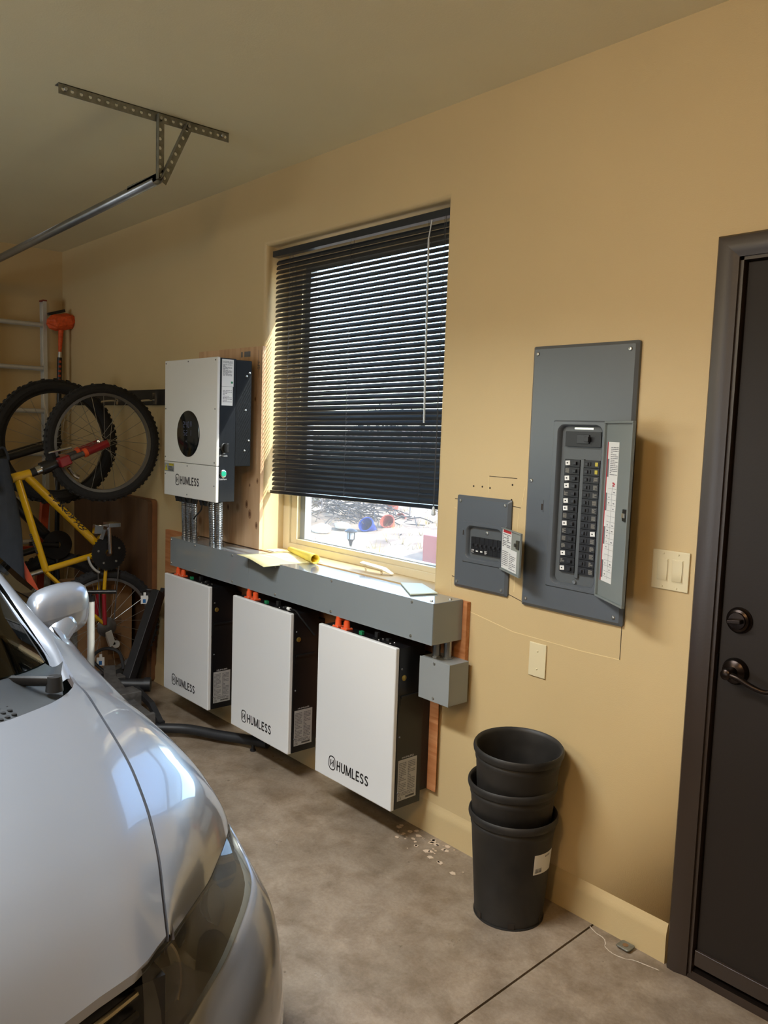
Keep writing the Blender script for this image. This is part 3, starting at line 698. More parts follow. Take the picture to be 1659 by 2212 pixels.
def block_word(parent, x, z, y, Wd, Hd):
    """bold condensed capitals drawn as flat strokes"""
    def arc(cx, cz, rx, rz, a0, a1, n=9): return [(cx+rx*math.cos(a0+(a1-a0)*k/n), cz+rz*math.sin(a0+(a1-a0)*k/n)) for k in range(n+1)]
    t = .17; h = t/2
    G = {'H': (.64, [[(h,0),(h,1)], [(.64-h,0),(.64-h,1)], [(h,.52),(.64-h,.52)]]),
         'U': (.64, [[(h,1),(h,.32)]+arc(.32,.32,.32-h,.32-h,PI,2*PI)[1:]+[(.64-h,1)]]),
         'M': (.90, [[(h,0),(h,1)], [(.90-h,0),(.90-h,1)], [(h,.97),(.45,.08)], [(.90-h,.97),(.45,.08)]]),
         'L': (.52, [[(h,1),(h,h),(.52,h)]]),
         'E': (.56, [[(.56,1-h),(h,1-h),(h,h),(.56,h)], [(h,.52),(.50,.52)]]),
         'S': (.60, [arc(.30,.73,.30-h,.27-h,.25,PI*1.5)[:]+arc(.30,.27,.30-h,.27-h,PI*.5,-PI+.25)[1:]])}
    word = 'HUMLESS'; gap = .14; tot = sum(G[c][0] for c in word)+gap*(len(word)-1); sx = Wd/tot; bm = new(); cx = 0
    for c in word:
        for pl in G[c][1]:
            L_, R_ = [], []
            for i, p in enumerate(pl):
                a = pl[max(i-1, 0)]; b = pl[min(i+1, len(pl)-1)]
                d1 = Vector((p[0]-a[0], p[1]-a[1])); d2 = Vector((b[0]-p[0], b[1]-p[1]))
                d1 = d1.normalized() if d1.length > 1e-6 else d2.normalized(); d2 = d2.normalized() if d2.length > 1e-6 else d1
                n1 = Vector((-d1.y, d1.x)); n2 = Vector((-d2.y, d2.x)); m_ = (n1+n2).normalized(); k = h/max(.5, m_.dot(n1))
                L_.append((p[0]+m_.x*k, p[1]+m_.y*k)); R_.append((p[0]-m_.x*k, p[1]-m_.y*k))
            va = [bm.verts.new((x+(cx+a)*sx, y, z+b*Hd)) for a, b in L_]; vb = [bm.verts.new((x+(cx+a)*sx, y, z+b*Hd)) for a, b in R_]
            bridge(bm, va, vb, False)
        cx += G[c][0]+gap
    return obj('lettering', bm, M_INK, parent)
def logo(parent, x, zc, y, W_):
    """rounded-square H badge and the lettering"""
    ih = W_*.235; iw = W_*.175; bm = new()
    def rr(w, h, r):
        pts = []
        for cx, cz, a0 in ((w/2-r, h/2-r, 0), (-w/2+r, h/2-r, PI/2), (-w/2+r, -h/2+r, PI), (w/2-r, -h/2+r, 1.5*PI)):
            for k in range(7):
                a = a0+k/6*PI/2; pts.append((cx+r*math.cos(a), cz+r*math.sin(a)))
        return pts
    c = (x+iw/2, zc)
    o_ = [bm.verts.new((c[0]+a, y-.0005, c[1]+b)) for a, b in rr(iw, ih, iw*.42)]
    i_ = [bm.verts.new((c[0]+a, y-.0005, c[1]+b)) for a, b in rr(iw*.80, ih*.84, iw*.33)]
    bridge(bm, o_, i_)
    s = iw*.17; hh = ih*.46
    for sx in (-1, 1): box(bm, c[0]+sx*s*1.05-s*.32, c[0]+sx*s*1.05+s*.32, y-.0006, y-.0002, c[1]-hh/2, c[1]+hh/2)
    fbox(bm, (c[0], y, c[1]), (.75, 0, .66), (-.66, 0, .75), (0,-1,0), -s*1.0, s*1.0, -s*.22, s*.22, .0002, .0006)
    obj('badge', bm, M_INK, parent)
    block_word(parent, x+iw*1.20, zc-ih*.36, y-.0006, W_-iw*1.25, ih*.70)
logo(ilp, -2.100, 1.269, IY, .229)
screws(iv, [(x, IY, z) for x, z in ((-2.203,1.812),(-1.985,1.814),(-1.738,1.812),(-2.203,1.60),(-1.738,1.60),(-2.203,1.372),(-1.738,1.365),(-1.985,1.338),(-2.203,1.29),(-1.738,1.262),(-1.985,1.205))], (0,-1,0), .0035, M_INKG)
bm = new(); box(bm, -2.211, -2.115, IY-.0008, IY, 1.303, 1.343); cs = obj('caution_sticker', bm, mat('sticker_silver', '#8e9090', .5), ilp)
bm = new(); prism(bm, [(-2.207, IY-.0008, 1.308), (-2.177, IY-.0008, 1.308), (-2.192, IY-.0008, 1.338)], (0,-.0004,0)); box(bm, -2.165, -2.118, IY-.0012, IY-.0008, 1.331, 1.341); obj('caution_triangle', bm, mat('caution_yellow', '#c9b81c', .6), cs)
bm = new(); prism(bm, [(-2.195, IY-.0012, 1.328), (-2.188, IY-.0012, 1.328), (-2.193, IY-.0012, 1.318)], (0,-.0003,0)); prism(bm, [(-2.194, IY-.0012, 1.319), (-2.189, IY-.0012, 1.319), (-2.194, IY-.0012, 1.311)], (0,-.0003,0)); lines(bm, (-2.170, IY-.0008, 1.306), (1,0,0), (0,0,1), (0,-1,0), .05, .022, 4, .6, 4); obj('caution_print', bm, M_INK, cs)
text('caution_lettering', 'CAUTION', M_INK, cs, (-2.162, IY-.0012, 1.333), (1,0,0), (0,0,1), width=.042, height=.006)
# right side of the inverter: rating labels, switch, button
bm = new(); box(bm, IX1, IX1+.0006, -.320, -.262, 1.700, 1.817); box(bm, IX1, IX1+.0006, -.320, -.265, 1.617, 1.699); rl = obj('rating_label', bm, M_PAPER, iv)
text('label_lettering', 'HUMLESS', M_INK, rl, (IX1+.0006, -.313, 1.800), (0,1,0), (0,0,1), width=.045, height=.009)
bm = new(); lines(bm, (IX1+.0006, -.315, 1.745), (0,1,0), (0,0,1), (1,0,0), .045, .050, 14, .5, 6); lines(bm, (IX1+.0006, -.315, 1.63), (0,1,0), (0,0,1), (1,0,0), .046, .055, 9, .4, 9); obj('label_print', bm, M_INKG, rl)
bm = new(); box(bm, IX1+.0006, IX1+.001, -.275, -.265, 1.713, 1.722); obj('label_mark', bm, M_GREEN, rl)
SWY = -.302
bm = new(); lathe(bm, [(.021, 0), (.021, .004), (.016, .006)], (IX1, SWY, 1.432), (1,0,0), 24); sw = obj('pv_switch', bm, M_BLACKP, iv, smooth=True)
bm = new(); box(bm, IX1+.005, IX1+.030, SWY-.007, SWY+.007, 1.412, 1.452); obj('switch_handle', bm, M_BLACKP, sw, bev=.003)
text('switch_lettering', 'PV Switch', M_INKW, ib, (IX1, -.325, 1.393), (0,1,0), (0,0,1), width=.038, height=.008)
text('switch_lettering', 'ON', M_INKW, ib, (IX1, -.327, 1.429), (0,1,0), (0,0,1), height=.005)
text('switch_lettering', 'OFF', M_INKW, ib, (IX1, -.310, 1.404), (0,1,0), (0,0,1), height=.005)
bm = new(); lathe(bm, [(.017, 0), (.017, .005), (.013, .007)], (IX1, -.308, 1.318), (1,0,0), 24); cb = obj('start_button', bm, M_CHROME, iv, smooth=True)
bm = new(); lathe(bm, [(.0125, .006), (.012, .009), (0, .0095)], (IX1, -.308, 1.318), (1,0,0), 24); obj('button_cap', bm, M_BTN, cb, smooth=True)
text('button_lettering', 'Cold Start', M_INKW, ib, (IX1, -.327, 1.290), (0,1,0), (0,0,1), width=.038, height=.008)
g0_ = None
for k, x in enumerate((-2.12, -2.085, -2.05, -2.01, -1.95, -1.885, -1.845)):
    if g0_ is None:
        bm = new(); cyl(bm, (x, -.318, IZ0+.004), (x, -.318, IZ0-.010), .014, seg=12); cyl(bm, (x, -.318, IZ0-.010), (x, -.318, IZ0-.026), .012, .010, 12); g0_ = obj('cable_gland', bm, M_BLACKP, iv, smooth=True)
    else: rep(g0_, (x+2.12, 0, 0))
bm = new(); tube(bm, spline([(-1.885, -.318, IZ0-.02), (-1.89, -.322, 1.14), (-1.96, -.31, 1.105), (-1.985, -.305, 1.09)], 6), .0035, 8); obj('cable_stub', bm, M_BLACKP, iv, smooth=True)

resize(iv, 1.0492, (-2.1396, -.0206, 1.1732))
# ================================================================== BATTERIES
BW, BZ0, BH, BY = .4388, .225, .5757, -.3285
BXS = (-2.2319, -1.5885, -.9683)
LAB = ('white fronted battery with orange terminals, farthest from the door, under the inverter', 'white fronted battery with orange terminals, middle one of the row of three', 'white fronted battery with orange terminals, beside the grey junction box')
x0 = BXS[0]; x1 = x0+BW; z1 = BZ0+BH
bt = thing('battery', LAB[0], 'battery', (x0+BW/2, -.1538, BZ0), 'wall batteries under the wireway')
bm = new(); box(bm, x0+.006, x1, BY+.018, -.190, BZ0+.003, z1-.003); bb = obj('case', bm, M_BATT, bt, bev=.002)
bm = new(); box(bm, x0, x1-.001, BY, BY+.0185, BZ0, z1); bf = obj('front_panel', bm, M_WHITEP, bt, bev=.005)
logo(bf, x0+.087, BZ0+.066, BY, .232)
bm = new(); box(bm, x0+.03, x1-.004, -.191, -.1538, BZ0+.04, z1-.04); obj('wall_bracket', bm, M_BLACKP, bt)
for k, (dx, lb) in enumerate(((.075, None), (.125, None))):
    bm = new(); cx, cy = x0+dx, -.292
    box(bm, cx-.017, cx+.017, cy-.015, cy+.015, z1-.003, z1+.003); oc = obj('power_terminal', bm, M_ORANGE, bt, bev=.001, label='orange plug terminal')
    bm = new(); cyl(bm, (cx, cy, z1+.003), (cx, cy, z1+.026), .0125, .0115, 16); cyl(bm, (cx, cy, z1+.026), (cx, cy, z1+.036 if k == 0 else z1+.030), .009, .009, 16); 
    if k == 0: box(bm, cx-.006, cx+.008, cy, cy+.045, z1+.020, z1+.036)
    obj('plug', bm, M_ORANGE, oc, smooth=True)
    for sx, sy in ((-1,-1), (1,-1), (-1,1), (1,1)): screw(oc, (cx+sx*.013, cy+sy*.0115, z1+.003), (0,0,1), .003)
bm = new(); box(bm, x0+.205, x0+.222, -.300, -.288, z1-.003, z1+.010); obj('signal_terminal', bm, M_GREEN, bt, bev=.001, label='small green terminal block')
for dx in (.297, .357):
    bm = new(); box(bm, x0+dx-.013, x0+dx+.013, -.302, -.278, z1-.003, z1+.003); dp = obj('data_port', bm, M_BLACKP, bt)
    bm = new(); box(bm, x0+dx-.008, x0+dx+.008, -.298, -.284, z1+.003, z1+(.024 if dx < .3 else .014)); obj('port_cap', bm, M_BLACKP, dp, bev=.002)
    for sx in (-1, 1): screw(dp, (x0+dx+sx*.0145, -.296, z1-.002), (0,0,1), .0035); screw(dp, (x0+dx+sx*.0145, -.276, z1-.002), (0,0,1), .0035)
screws(bt, [(x1, BY+.030, z) for z in (BZ0+.06, BZ0+.26, BZ0+.50)], (1,0,0), .0035, M_INKG)
bm = new(); lathe(bm, [(.010, 0), (.010, .002), (.0065, .004), (.0045, .0045), (0, .0045)], (x1, -.288, z1-.108), (1,0,0), 18); lk = obj('key_lock', bm, M_BRASS, bt, smooth=True, label='round brass key lock')
bm = new(); box(bm, x1, x1+.0015, -.306, -.302, z1-.225, z1-.165); box(bm, x1, x1+.006, -.300, -.205, z1-.178, z1-.170); box(bm, x1, x1+.001, -.300, -.205, z1-.205, z1-.178); obj('side_handle', bm, M_BLACKP, bt)
bm = new(); box(bm, x1, x1+.0006, -.300, -.212, BZ0+.030, BZ0+.176); lb = obj('rating_label', bm, M_SILV, bt)
bm = new(); lines(bm, (x1+.0006, -.296, BZ0+.062), (0,1,0), (0,0,1), (1,0,0), .034, .105, 17, .45, 12); lines(bm, (x1+.0006, -.254, BZ0+.062), (0,1,0), (0,0,1), (1,0,0), .034, .105, 17, .45, 13); lines(bm, (x1+.0006, -.296, BZ0+.046), (0,1,0), (0,0,1), (1,0,0), .076, .014, 3, .45, 14); obj('label_print', bm, M_INKG, lb)
bm = new()
for k in range(22):
    y = -.262+k*.0019; box(bm, x1+.0006, x1+.001, y, y+(.0006+.0006*(k*7 % 3 == 0)), BZ0+.036, BZ0+.043)
obj('barcode', bm, M_INK, lb)
text('label_lettering', 'CE', M_INK, lb, (x1+.0006, -.296, BZ0+.034), (0,1,0), (0,0,1), height=.009)
text('side_lettering', 'HUMLESS', M_INKW, bb, (x1, -.283, BZ0+.180), (0,1,0), (0,0,1), width=.055, height=.006)
KB = 1.067; BXN = [1.4773+KB*(x-1.4773) for x in BXS]; BZN = .1375; z1 = BZN+KB*BH; YF = -.205
resize(bt, KB, (BXN[0]+KB*BW/2, -.0185, BZN))
for k in (1, 2): dup(bt, bt.location+Vector((BXN[k]-BXN[0], 0, 0)), LAB[k])
for k in range(3):
    cx = BXN[k]+.080
    bm = new(); tube(bm, spline([(cx+.004, -.118, z1+.026), (cx+.012, -.090, z1+.028), (cx+.02, -.06, z1+.026), (cx+.03, -.034, z1+.032)], 6), .0075, 10)
    tag(obj('power_cable', bm, M_ORANGE if k == 0 else mat('cable_red', '#8c2a1c', .5), smooth=True), ('orange power cable behind the terminals of the battery under the inverter', 'dark red power cable behind the terminals of the middle battery', 'dark red power cable behind the terminals of the battery by the junction box')[k], 'cable', 'power cables of the batteries')
cx = BXN[1]+.415; bm = new(); cyl(bm, (cx-.018, -.172, z1+.0075), (cx+.002, -.172, z1+.0075), .007, seg=8); obj_ = new(); tube(obj_, spline([(cx, -.172, z1+.0075), (cx+.035, -.168, z1+.006), (cx+.065, -.16, z1-.02), (cx+.11, -.12, z1-.09)], 6), .004, 8)
t = thing('data_cable', 'thin black data cable with pale plug on top of the middle battery', 'cable', (cx, -.172, z1)); obj('plug', bm, M_WHITE, t, smooth=True); obj('lead', obj_, M_BLACKP, t, smooth=True)

# ================================================================== BREAKER PANELS
def rrect(x0, x1, z0, z1, r, n=6):
    p = []
    for cx, cz, a0 in ((x1-r, z1-r, 0), (x0+r, z1-r, PI/2), (x0+r, z0+r, PI), (x1-r, z0+r, 1.5*PI)):
        for k in range(n+1):
            a = a0+k/n*PI/2; p.append((cx+r*math.cos(a), cz+r*math.sin(a)))
    return p
def plate_with_hole(bm, X0, X1, Z0, Z1, hx0, hx1, hz0, hz1, y, r, bevel):
    """pressed cover: bevelled outer edge, front face with a rounded hole and its inner flange"""
    n = 6; hole = rrect(hx0, hx1, hz0, hz1, r, n)
    cx, cz = (hx0+hx1)/2, (hz0+hz1)/2
    outer = rrect(X0+bevel, X1-bevel, Z0+bevel, Z1-bevel, .004, n)
    ov = [bm.verts.new((a, y, b)) for a, b in outer]; hv = [bm.verts.new((a, y, b)) for a, b in hole]
    bridge(bm, ov, hv)
    ev = [bm.verts.new((a, -.0005, b)) for a, b in rrect(X0, X1, Z0, Z1, .006, n)]; bridge(bm, ev, ov)
    return hv, hole
def panel(name, label, X0, X1, Z0, Z1, hx, hz, emb, loc):
    t = thing(name, label, 'electrical panel', loc)
    bm = new(); y = -.012
    plate_with_hole(bm, X0, X1, Z0, Z1, hx[0], hx[1], hz[0], hz[1], y, .02, .010)
    obj('cover_plate', bm, M_PANEL, t, smooth=True)
    bm = new(); n = 6
    o1 = [bm.verts.new((a, y+.0005, b)) for a, b in rrect(emb[0], emb[1], emb[2], emb[3], .004, n)]
    o2 = [bm.verts.new((a, y-.006, b)) for a, b in rrect(emb[0]+.004, emb[1]-.004, emb[2]+.004, emb[3]-.004, .005, n)]
    o3 = [bm.verts.new((a, y-.006, b)) for a, b in rrect(hx[0]-.003, hx[1]+.003, hz[0]-.003, hz[1]+.003, .022, n)]
    o4 = [bm.verts.new((a, y-.001, b)) for a, b in rrect(hx[0]+.001, hx[1]-.001, hz[0]+.001, hz[1]-.001, .02, n)]
    o5 = [bm.verts.new((a, y+.024, b)) for a, b in rrect(hx[0]+.006, hx[1]-.006, hz[0]+.006, hz[1]-.006, .018, n)]
    for a, b in ((o1, o2), (o2, o3), (o3, o4), (o4, o5)): bridge(bm, a, b)
    obj('surround', bm, M_PANEL, t, smooth=True)
    bm = new(); box(bm, hx[0]+.004, hx[1]-.004, y+.0225, y+.026, hz[0]+.004, hz[1]-.004); obj('dead_front', bm, M_PANELD, t)
    return t
def bump_hole(): pass
# holes in the plaster behind the panels are hidden by the covers; recess depth sits in front of the wall face by lifting the covers
YB_ = -.0395
def breaker(par, x0, x1, z0, z1, y, horiz, tx, lab_side, lab, toggles=1):
    bm = new(); box(bm, x0, x1, y-.012, y, z0, z1); br = obj('breaker', bm, M_BREAK, par, bev=.001)
    return br
bpn = None
def lift(o, dy):
    for ch in o.children: ch.location.y += dy
# --- large panel
P1 = thing('breaker_panel', 'large grey breaker panel with its tall door open beside the light switches', 'electrical panel', (-.07, 0, .967))
def cover(t, X0, X1, Z0, Z1, hx, hz, emb, depth, rr_):
    y = -depth; n = 6
    bm = new()
    ov = [bm.verts.new((a, y, b)) for a, b in rrect(X0+.010, X1-.010, Z0+.010, Z1-.010, .004, n)]
    hv = [bm.verts.new((a, y, b)) for a, b in rrect(emb[0], emb[1], emb[2], emb[3], .004, n)]
    bridge(bm, ov, hv)
    ev = [bm.verts.new((a, y+.008, b)) for a, b in rrect(X0, X1, Z0, Z1, .007, n)]; bridge(bm, ev, ov)
    fv = [bm.verts.new((a, -.0005, b)) for a, b in rrect(X0, X1, Z0, Z1, .007, n)]; bridge(bm, fv, ev)
    obj('cover_plate', bm, M_PANEL, t)
    bm = new()
    o1 = [bm.verts.new((a, y+.0002, b)) for a, b in rrect(emb[0], emb[1], emb[2], emb[3], .004, n)]
    o2 = [bm.verts.new((a, y-.005, b)) for a, b in rrect(emb[0]+.004, emb[1]-.004, emb[2]+.004, emb[3]-.004, .005, n)]
    o3 = [bm.verts.new((a, y-.005, b)) for a, b in rrect(hx[0]-.003, hx[1]+.003, hz[0]-.003, hz[1]+.003, rr_+.003, n)]
    o4 = [bm.verts.new((a, y-.001, b)) for a, b in rrect(hx[0]+.001, hx[1]-.001, hz[0]+.001, hz[1]-.001, rr_, n)]
    o5 = [bm.verts.new((a, -.002, b)) for a, b in rrect(hx[0]+.004, hx[1]-.004, hz[0]+.004, hz[1]-.004, rr_-.003, n)]
    for a, b in ((o1, o2), (o2, o3), (o3, o4), (o4, o5)): bridge(bm, a, b)
    obj('surround', bm, M_PANEL, t, smooth=True)
    bm = new(); box(bm, hx[0]+.003, hx[1]-.003, -.004, -.0008, hz[0]+.003, hz[1]-.003); obj('dead_front', bm, M_PANELD, t)
cover(P1, -.263, .126, .967, 1.820, (-.140, .022), (1.064, 1.568), (-.162, .037, 1.048, 1.583), .018, .022)
screws(P1, [(-.240, -.018, 1.795), (.100, -.018, 1.795), (-.241, -.018, 1.385), (-.240, -.018, .992), (.098, -.018, .992)], (0,-1,0), .0065)
bm = new(); box(bm, -.116, .016, -.016, -.003, 1.502, 1.549); mb = obj('main_breaker', bm, M_BREAK, P1, bev=.001)
bm = new(); box(bm, -.07, -.025, -.021, -.016, 1.512, 1.540); box(bm, -.035, -.02, -.032, -.020, 1.518, 1.534); obj('main_toggle', bm, M_BREAKT, mb, bev=.001)
bm = new(); box(bm, -.09, -.02, -.006, -.004, 1.556, 1.562); cyl(bm, (-.058, -.004, 1.0745), (-.058, -.010, 1.0745), .006, seg=12); obj('latch_clip', bm, M_SCREW, P1)
ZTop, ZBot = 1.462, 1.103; NB = 15; st = (ZTop-ZBot)/NB
def make_breaker(par, xa, xb, z0, z1, left, kind):
    bm = new(); box(bm, xa, xb, -.014, -.003, z0+.0006, z1-.0006); br = obj('breaker', bm, M_BREAK, par, bev=.0008)
    w = xb-xa; tx = xb-w*.32 if left else xa+w*.32; zc = (z0+z1)/2
    bm = new(); box(bm, tx-.008, tx+.008, -.017, -.014, zc-.006, zc+.006); dxx = .004 if left else -.004
    box(bm, tx-.005+dxx, tx+.005+dxx, -.022, -.016, zc-.0045, zc+.0045); obj('toggle', bm, M_BREAKT, br, bev=.001)
    lx = xa+w*.20 if left else xb-w*.20
    if kind == 'w':
        bm = new(); fbox(bm, (lx, -.0142, zc), (1,0,.1), (-.1,0,1), (0,-1,0), -.008, .009, -.007, .007, 0, .0006); sk = obj('sticker', bm, M_WHITE, br)
        bm = new(); box(bm, lx-.003, lx+.002, -.0154, -.0149, zc-.002, zc+.002); obj('sticker_mark', bm, M_INK, sk)
    elif kind == 'y':
        bm = new(); box(bm, lx-.004, lx+.006, -.0158, -.014, zc-.006, zc+.006); obj('test_button', bm, mat('test_yellow', '#b7a83a', .5), br)
    else:
        bm = new(); lines(bm, (lx-.007, -.014, zc-.007), (1,0,0), (0,0,1), (0,-1,0), .014, .014, 5, .6, int(z0*9999)); obj('label_print', bm, mat('print_pale', '#8d8a80', .7), br)
kindsL = 'p.wypwwpwppwppw'; kindsR = 'yypppppppwppppp'
for i in range(NB):
    zt = ZTop-i*st
    make_breaker(P1, -.115, -.058, zt-st, zt, True, 'wpwwpwwpwpppwpw'[i])
    make_breaker(P1, -.043, .015, zt-st, zt, False, kindsR[i])
bm = new(); box(bm, -.057, -.044, -.012, -.003, ZBot-.015, ZTop+.002); obj('centre_strip', bm, M_PANELD, P1, bev=.002)
bm = new(); box(bm, -.196, -.186, -.0195, -.018, 1.285, 1.325); lc = obj('latch_slot', bm, M_PANEL, P1, bev=.002); bm = new(); box(bm, -.194, -.188, -.0200, -.0194, 1.292, 1.312); obj('slot_hole', bm, M_HOLE, lc)
H_ = Vector((.038, -.024, 0)); E_ = Vector((.200, -.127, 0)); DW = (E_-H_).length; du = (E_-H_)/DW; dn = Vector((du.y, -du.x, 0)).normalized()
if dn.y > 0: dn = -dn
vz = Vector((0,0,1)); DZ0, DZ1b = 1.050, 1.582; DH = DZ1b-DZ0; O_ = H_+vz*DZ0
bm = new(); fbox(bm, O_, du, vz, dn, 0, DW, 0, DH, -.002, 0)
fbox(bm, O_, du, vz, dn, 0, DW, 0, .006, 0, .008); fbox(bm, O_, du, vz, dn, 0, DW, DH-.006, DH, 0, .008); fbox(bm, O_, du, vz, dn, DW-.006, DW, 0.006, DH-.006, 0, .008); fbox(bm, O_, du, vz, dn, 0, .006, .006, DH-.006, 0, .008)
pd = obj('panel_door', bm, mat('panel_door_grey', '#767d7c', .3, var=.02, scale=8), P1, bev=.001)
bm = new(); fbox(bm, O_, du, vz, dn, .020, .098, DH*.10, DH*.885, .0002, .0010); dl = obj('circuit_label', bm, M_PAPER, pd)
bm = new(); fbox(bm, O_, du, vz, dn, .020, .0255, DH*.10, DH*.885, .0010, .0014)
for k, (a, b) in enumerate(((.080, .655), (.086, .65), (.082, .64))): fbox(bm, O_, du, vz, dn, a-.012, a, DH*b, DH*b+.004, .0010, .0014)
obj('label_red', bm, M_RED, dl)
bm = new()
for k in range(4): fbox(bm, O_, du, vz, dn, .026, .036, DH*(.12+.19*k), DH*(.12+.19*k+.10), .0010, .0013)
lines(bm, O_+du*.045+vz*DH*.70+dn*.0010, du, vz, dn, .05, DH*.16, 16, .4, 21)
for k in range(17): fbox(bm, O_, du, vz, dn, .040, .096, DH*(.13+.031*k), DH*(.13+.031*k)+.0007, .0010, .0013)
fbox(bm, O_, du, vz, dn, .068, .0686, DH*.12, DH*.66, .0010, .0013)
rd = random.Random(4)
for k in range(22):
    a = rd.choice((.046, .078)); b = .14+.031*rd.randrange(16); fbox(bm, O_, du, vz, dn, a, a+rd.uniform(.004, .012), DH*b, DH*b+.003, .0010, .0013)
obj('label_print', bm, M_INKG, dl)
bm = new(); fbox(bm, O_, du, vz, dn, DW-.034, DW-.006, DH*.465, DH*.53, .0002, .008); la = obj('door_latch', bm, M_BLACKP, pd, bev=.002)
bm = new(); fbox(bm, O_, du, vz, dn, DW-.028, DW-.010, DH*.485, DH*.51, .008, .013); obj('latch_tab', bm, M_SCREW, la, bev=.001)
# --- small panel
P2 = thing('breaker_panel', 'small grey breaker panel beside the window with its little door open', 'electrical panel', (-.455, 0, .978))
cover(P2, -.581, -.328, .978, 1.311, (-.518, -.358), (1.091, 1.205), (-.538, -.338, 1.073, 1.223), .015, .018)
screws(P2, [(-.558, -.015, 1.291), (-.350, -.015, 1.291), (-.560, -.015, .999), (-.350, -.015, .999)], (0,-1,0), .006)
for k in range(7):
    xa = -.501+k*.0205
    bm = new(); box(bm, xa, xa+.0195, -.013, -.003, 1.110, 1.168); br = obj('breaker', bm, M_BREAK, P2, bev=.0008)
    bm = new(); cx = xa+.0098; box(bm, cx-.005, cx+.005, -.016, -.013, 1.130, 1.145); box(bm, cx-.004, cx+.004, -.021, -.015, 1.137, 1.145); obj('toggle', bm, M_BREAKT, br, bev=.001)
    if k in (1, 2): bm = new(); box(bm, cx-.005, cx+.005, -.0140, -.013, 1.117, 1.121); obj('test_button', bm, M_WHITE, br)
    elif k in (0, 3): bm = new(); lines(bm, (cx-.006, -.013, 1.112), (1,0,0), (0,0,1), (0,-1,0), .012, .012, 4, .6, 60+k); obj('label_print', bm, M_INKW, br)
bm = new(); lathe(bm, [(.006, 0), (.006, .003), (.003, .004), (0, .004)], (-.435, -.004, 1.186), (0,-1,0), 16); obj('centre_screw', bm, M_SCREW, P2, smooth=True)
bm = new(); box(bm, -.538, -.526, -.022, -.018, 1.168, 1.193); lc = obj('latch_slot', bm, M_PANEL, P2, bev=.003); bm = new(); box(bm, -.534, -.530, -.0226, -.0218, 1.171, 1.188); obj('slot_hole', bm, M_HOLE, lc)
H_ = Vector((-.351, -.021, 0)); E_ = Vector((-.196, -.107, 0)); DW = (E_-H_).length; du = (E_-H_)/DW; dn = Vector((du.y, -du.x, 0)).normalized()
if dn.y > 0: dn = -dn
DZ0, DH = 1.074, .144; O_ = H_+vz*DZ0
bm = new(); fbox(bm, O_, du, vz, dn, 0, DW, 0, DH, -.002, 0); fbox(bm, O_, du, vz, dn, 0, DW, 0, .004, 0, .006); fbox(bm, O_, du, vz, dn, 0, DW, DH-.004, DH, 0, .006); fbox(bm, O_, du, vz, dn, DW-.004, DW, .004, DH-.004, 0, .006)
pd = obj('panel_door', bm, MATS['panel_door_grey'], P2, bev=.001)
bm = new(); fbox(bm, O_, du, vz, dn, .004, .088, DH*.5, DH*.97, .0002, .0014); fbox(bm, O_, du, vz, dn, .004, .140, DH*.05, DH*.55, .0002, .0009); dl = obj('warning_label', bm, M_PAPER, pd)
bm = new(); fbox(bm, O_, du, vz, dn, .014, .086, DH*.90, DH*.965, .0014, .0018); obj('label_red', bm, M_RED, dl)
bm = new(); lines(bm, O_+du*.010+vz*DH*.56+dn*.0014, du, vz, dn, .034, DH*.32, 8, .5, 31); lines(bm, O_+du*.048+vz*DH*.56+dn*.0014, du, vz, dn, .036, DH*.32, 8, .5, 32); lines(bm, O_+du*.010+vz*DH*.08+dn*.0009, du, vz, dn, .055, DH*.40, 9, .4, 57); lines(bm, O_+du*.075+vz*DH*.08+dn*.0009, du, vz, dn, .058, DH*.38, 9, .4, 34); obj('label_print', bm, M_INKG, dl)
bm = new(); fbox(bm, O_, du, vz, dn, DW-.036, DW-.008, DH*.62, DH*.82, .0002, .007); fbox(bm, O_, du, vz, dn, DW-.048, DW-.030, DH*.66, DH*.74, .0002, .009); obj('door_latch', bm, M_BLACKP, pd, bev=.002)

# ================================================================== WALL PLATES
sp = thing('switch_plate', 'almond two-gang rocker switch plate beside the door trim', 'light switch', (.266, 0, 1.103))
bm = new(); box(bm, .208, .3239, -.006, -.0005, 1.103, 1.2173); obj('plate', bm, M_ALMOND, sp, bev=.003)
for cx in (.243, .289):
    bm = new(); box(bm, cx-.0175, cx+.0175, -.0072, -.006, 1.127, 1.194); fr_ = obj('switch_frame', bm, M_ALMOND, sp, bev=.0008)
    bm = new(); prism(bm, [(cx-.0155, -.0072, 1.129), (cx-.0155, -.0105, 1.133), (cx-.0155, -.0082, 1.160), (cx-.0155, -.0098, 1.192), (cx-.0155, -.0072, 1.192)], (.031, 0, 0)); obj('rocker', bm, M_ALMOND, fr_, bev=.0008)
screws(sp, [(cx, -.006, z) for cx in (.243, .289) for z in (1.112, 1.208)], (0,-1,0), .0032, M_ALMOND)
bp_ = thing('blank_plate', 'almond blank wall plate below the breaker panels', 'wall plate', (-.19, 0, .733))
bm = new(); box(bm, -.2236, -.1537, -.006, -.0005, .733, .8473); obj('plate', bm, M_ALMOND, bp_, bev=.003)
screws(bp_, [(-.1887, -.006, .760), (-.1887, -.006, .820)], (0,-1,0), .0032, M_ALMOND)

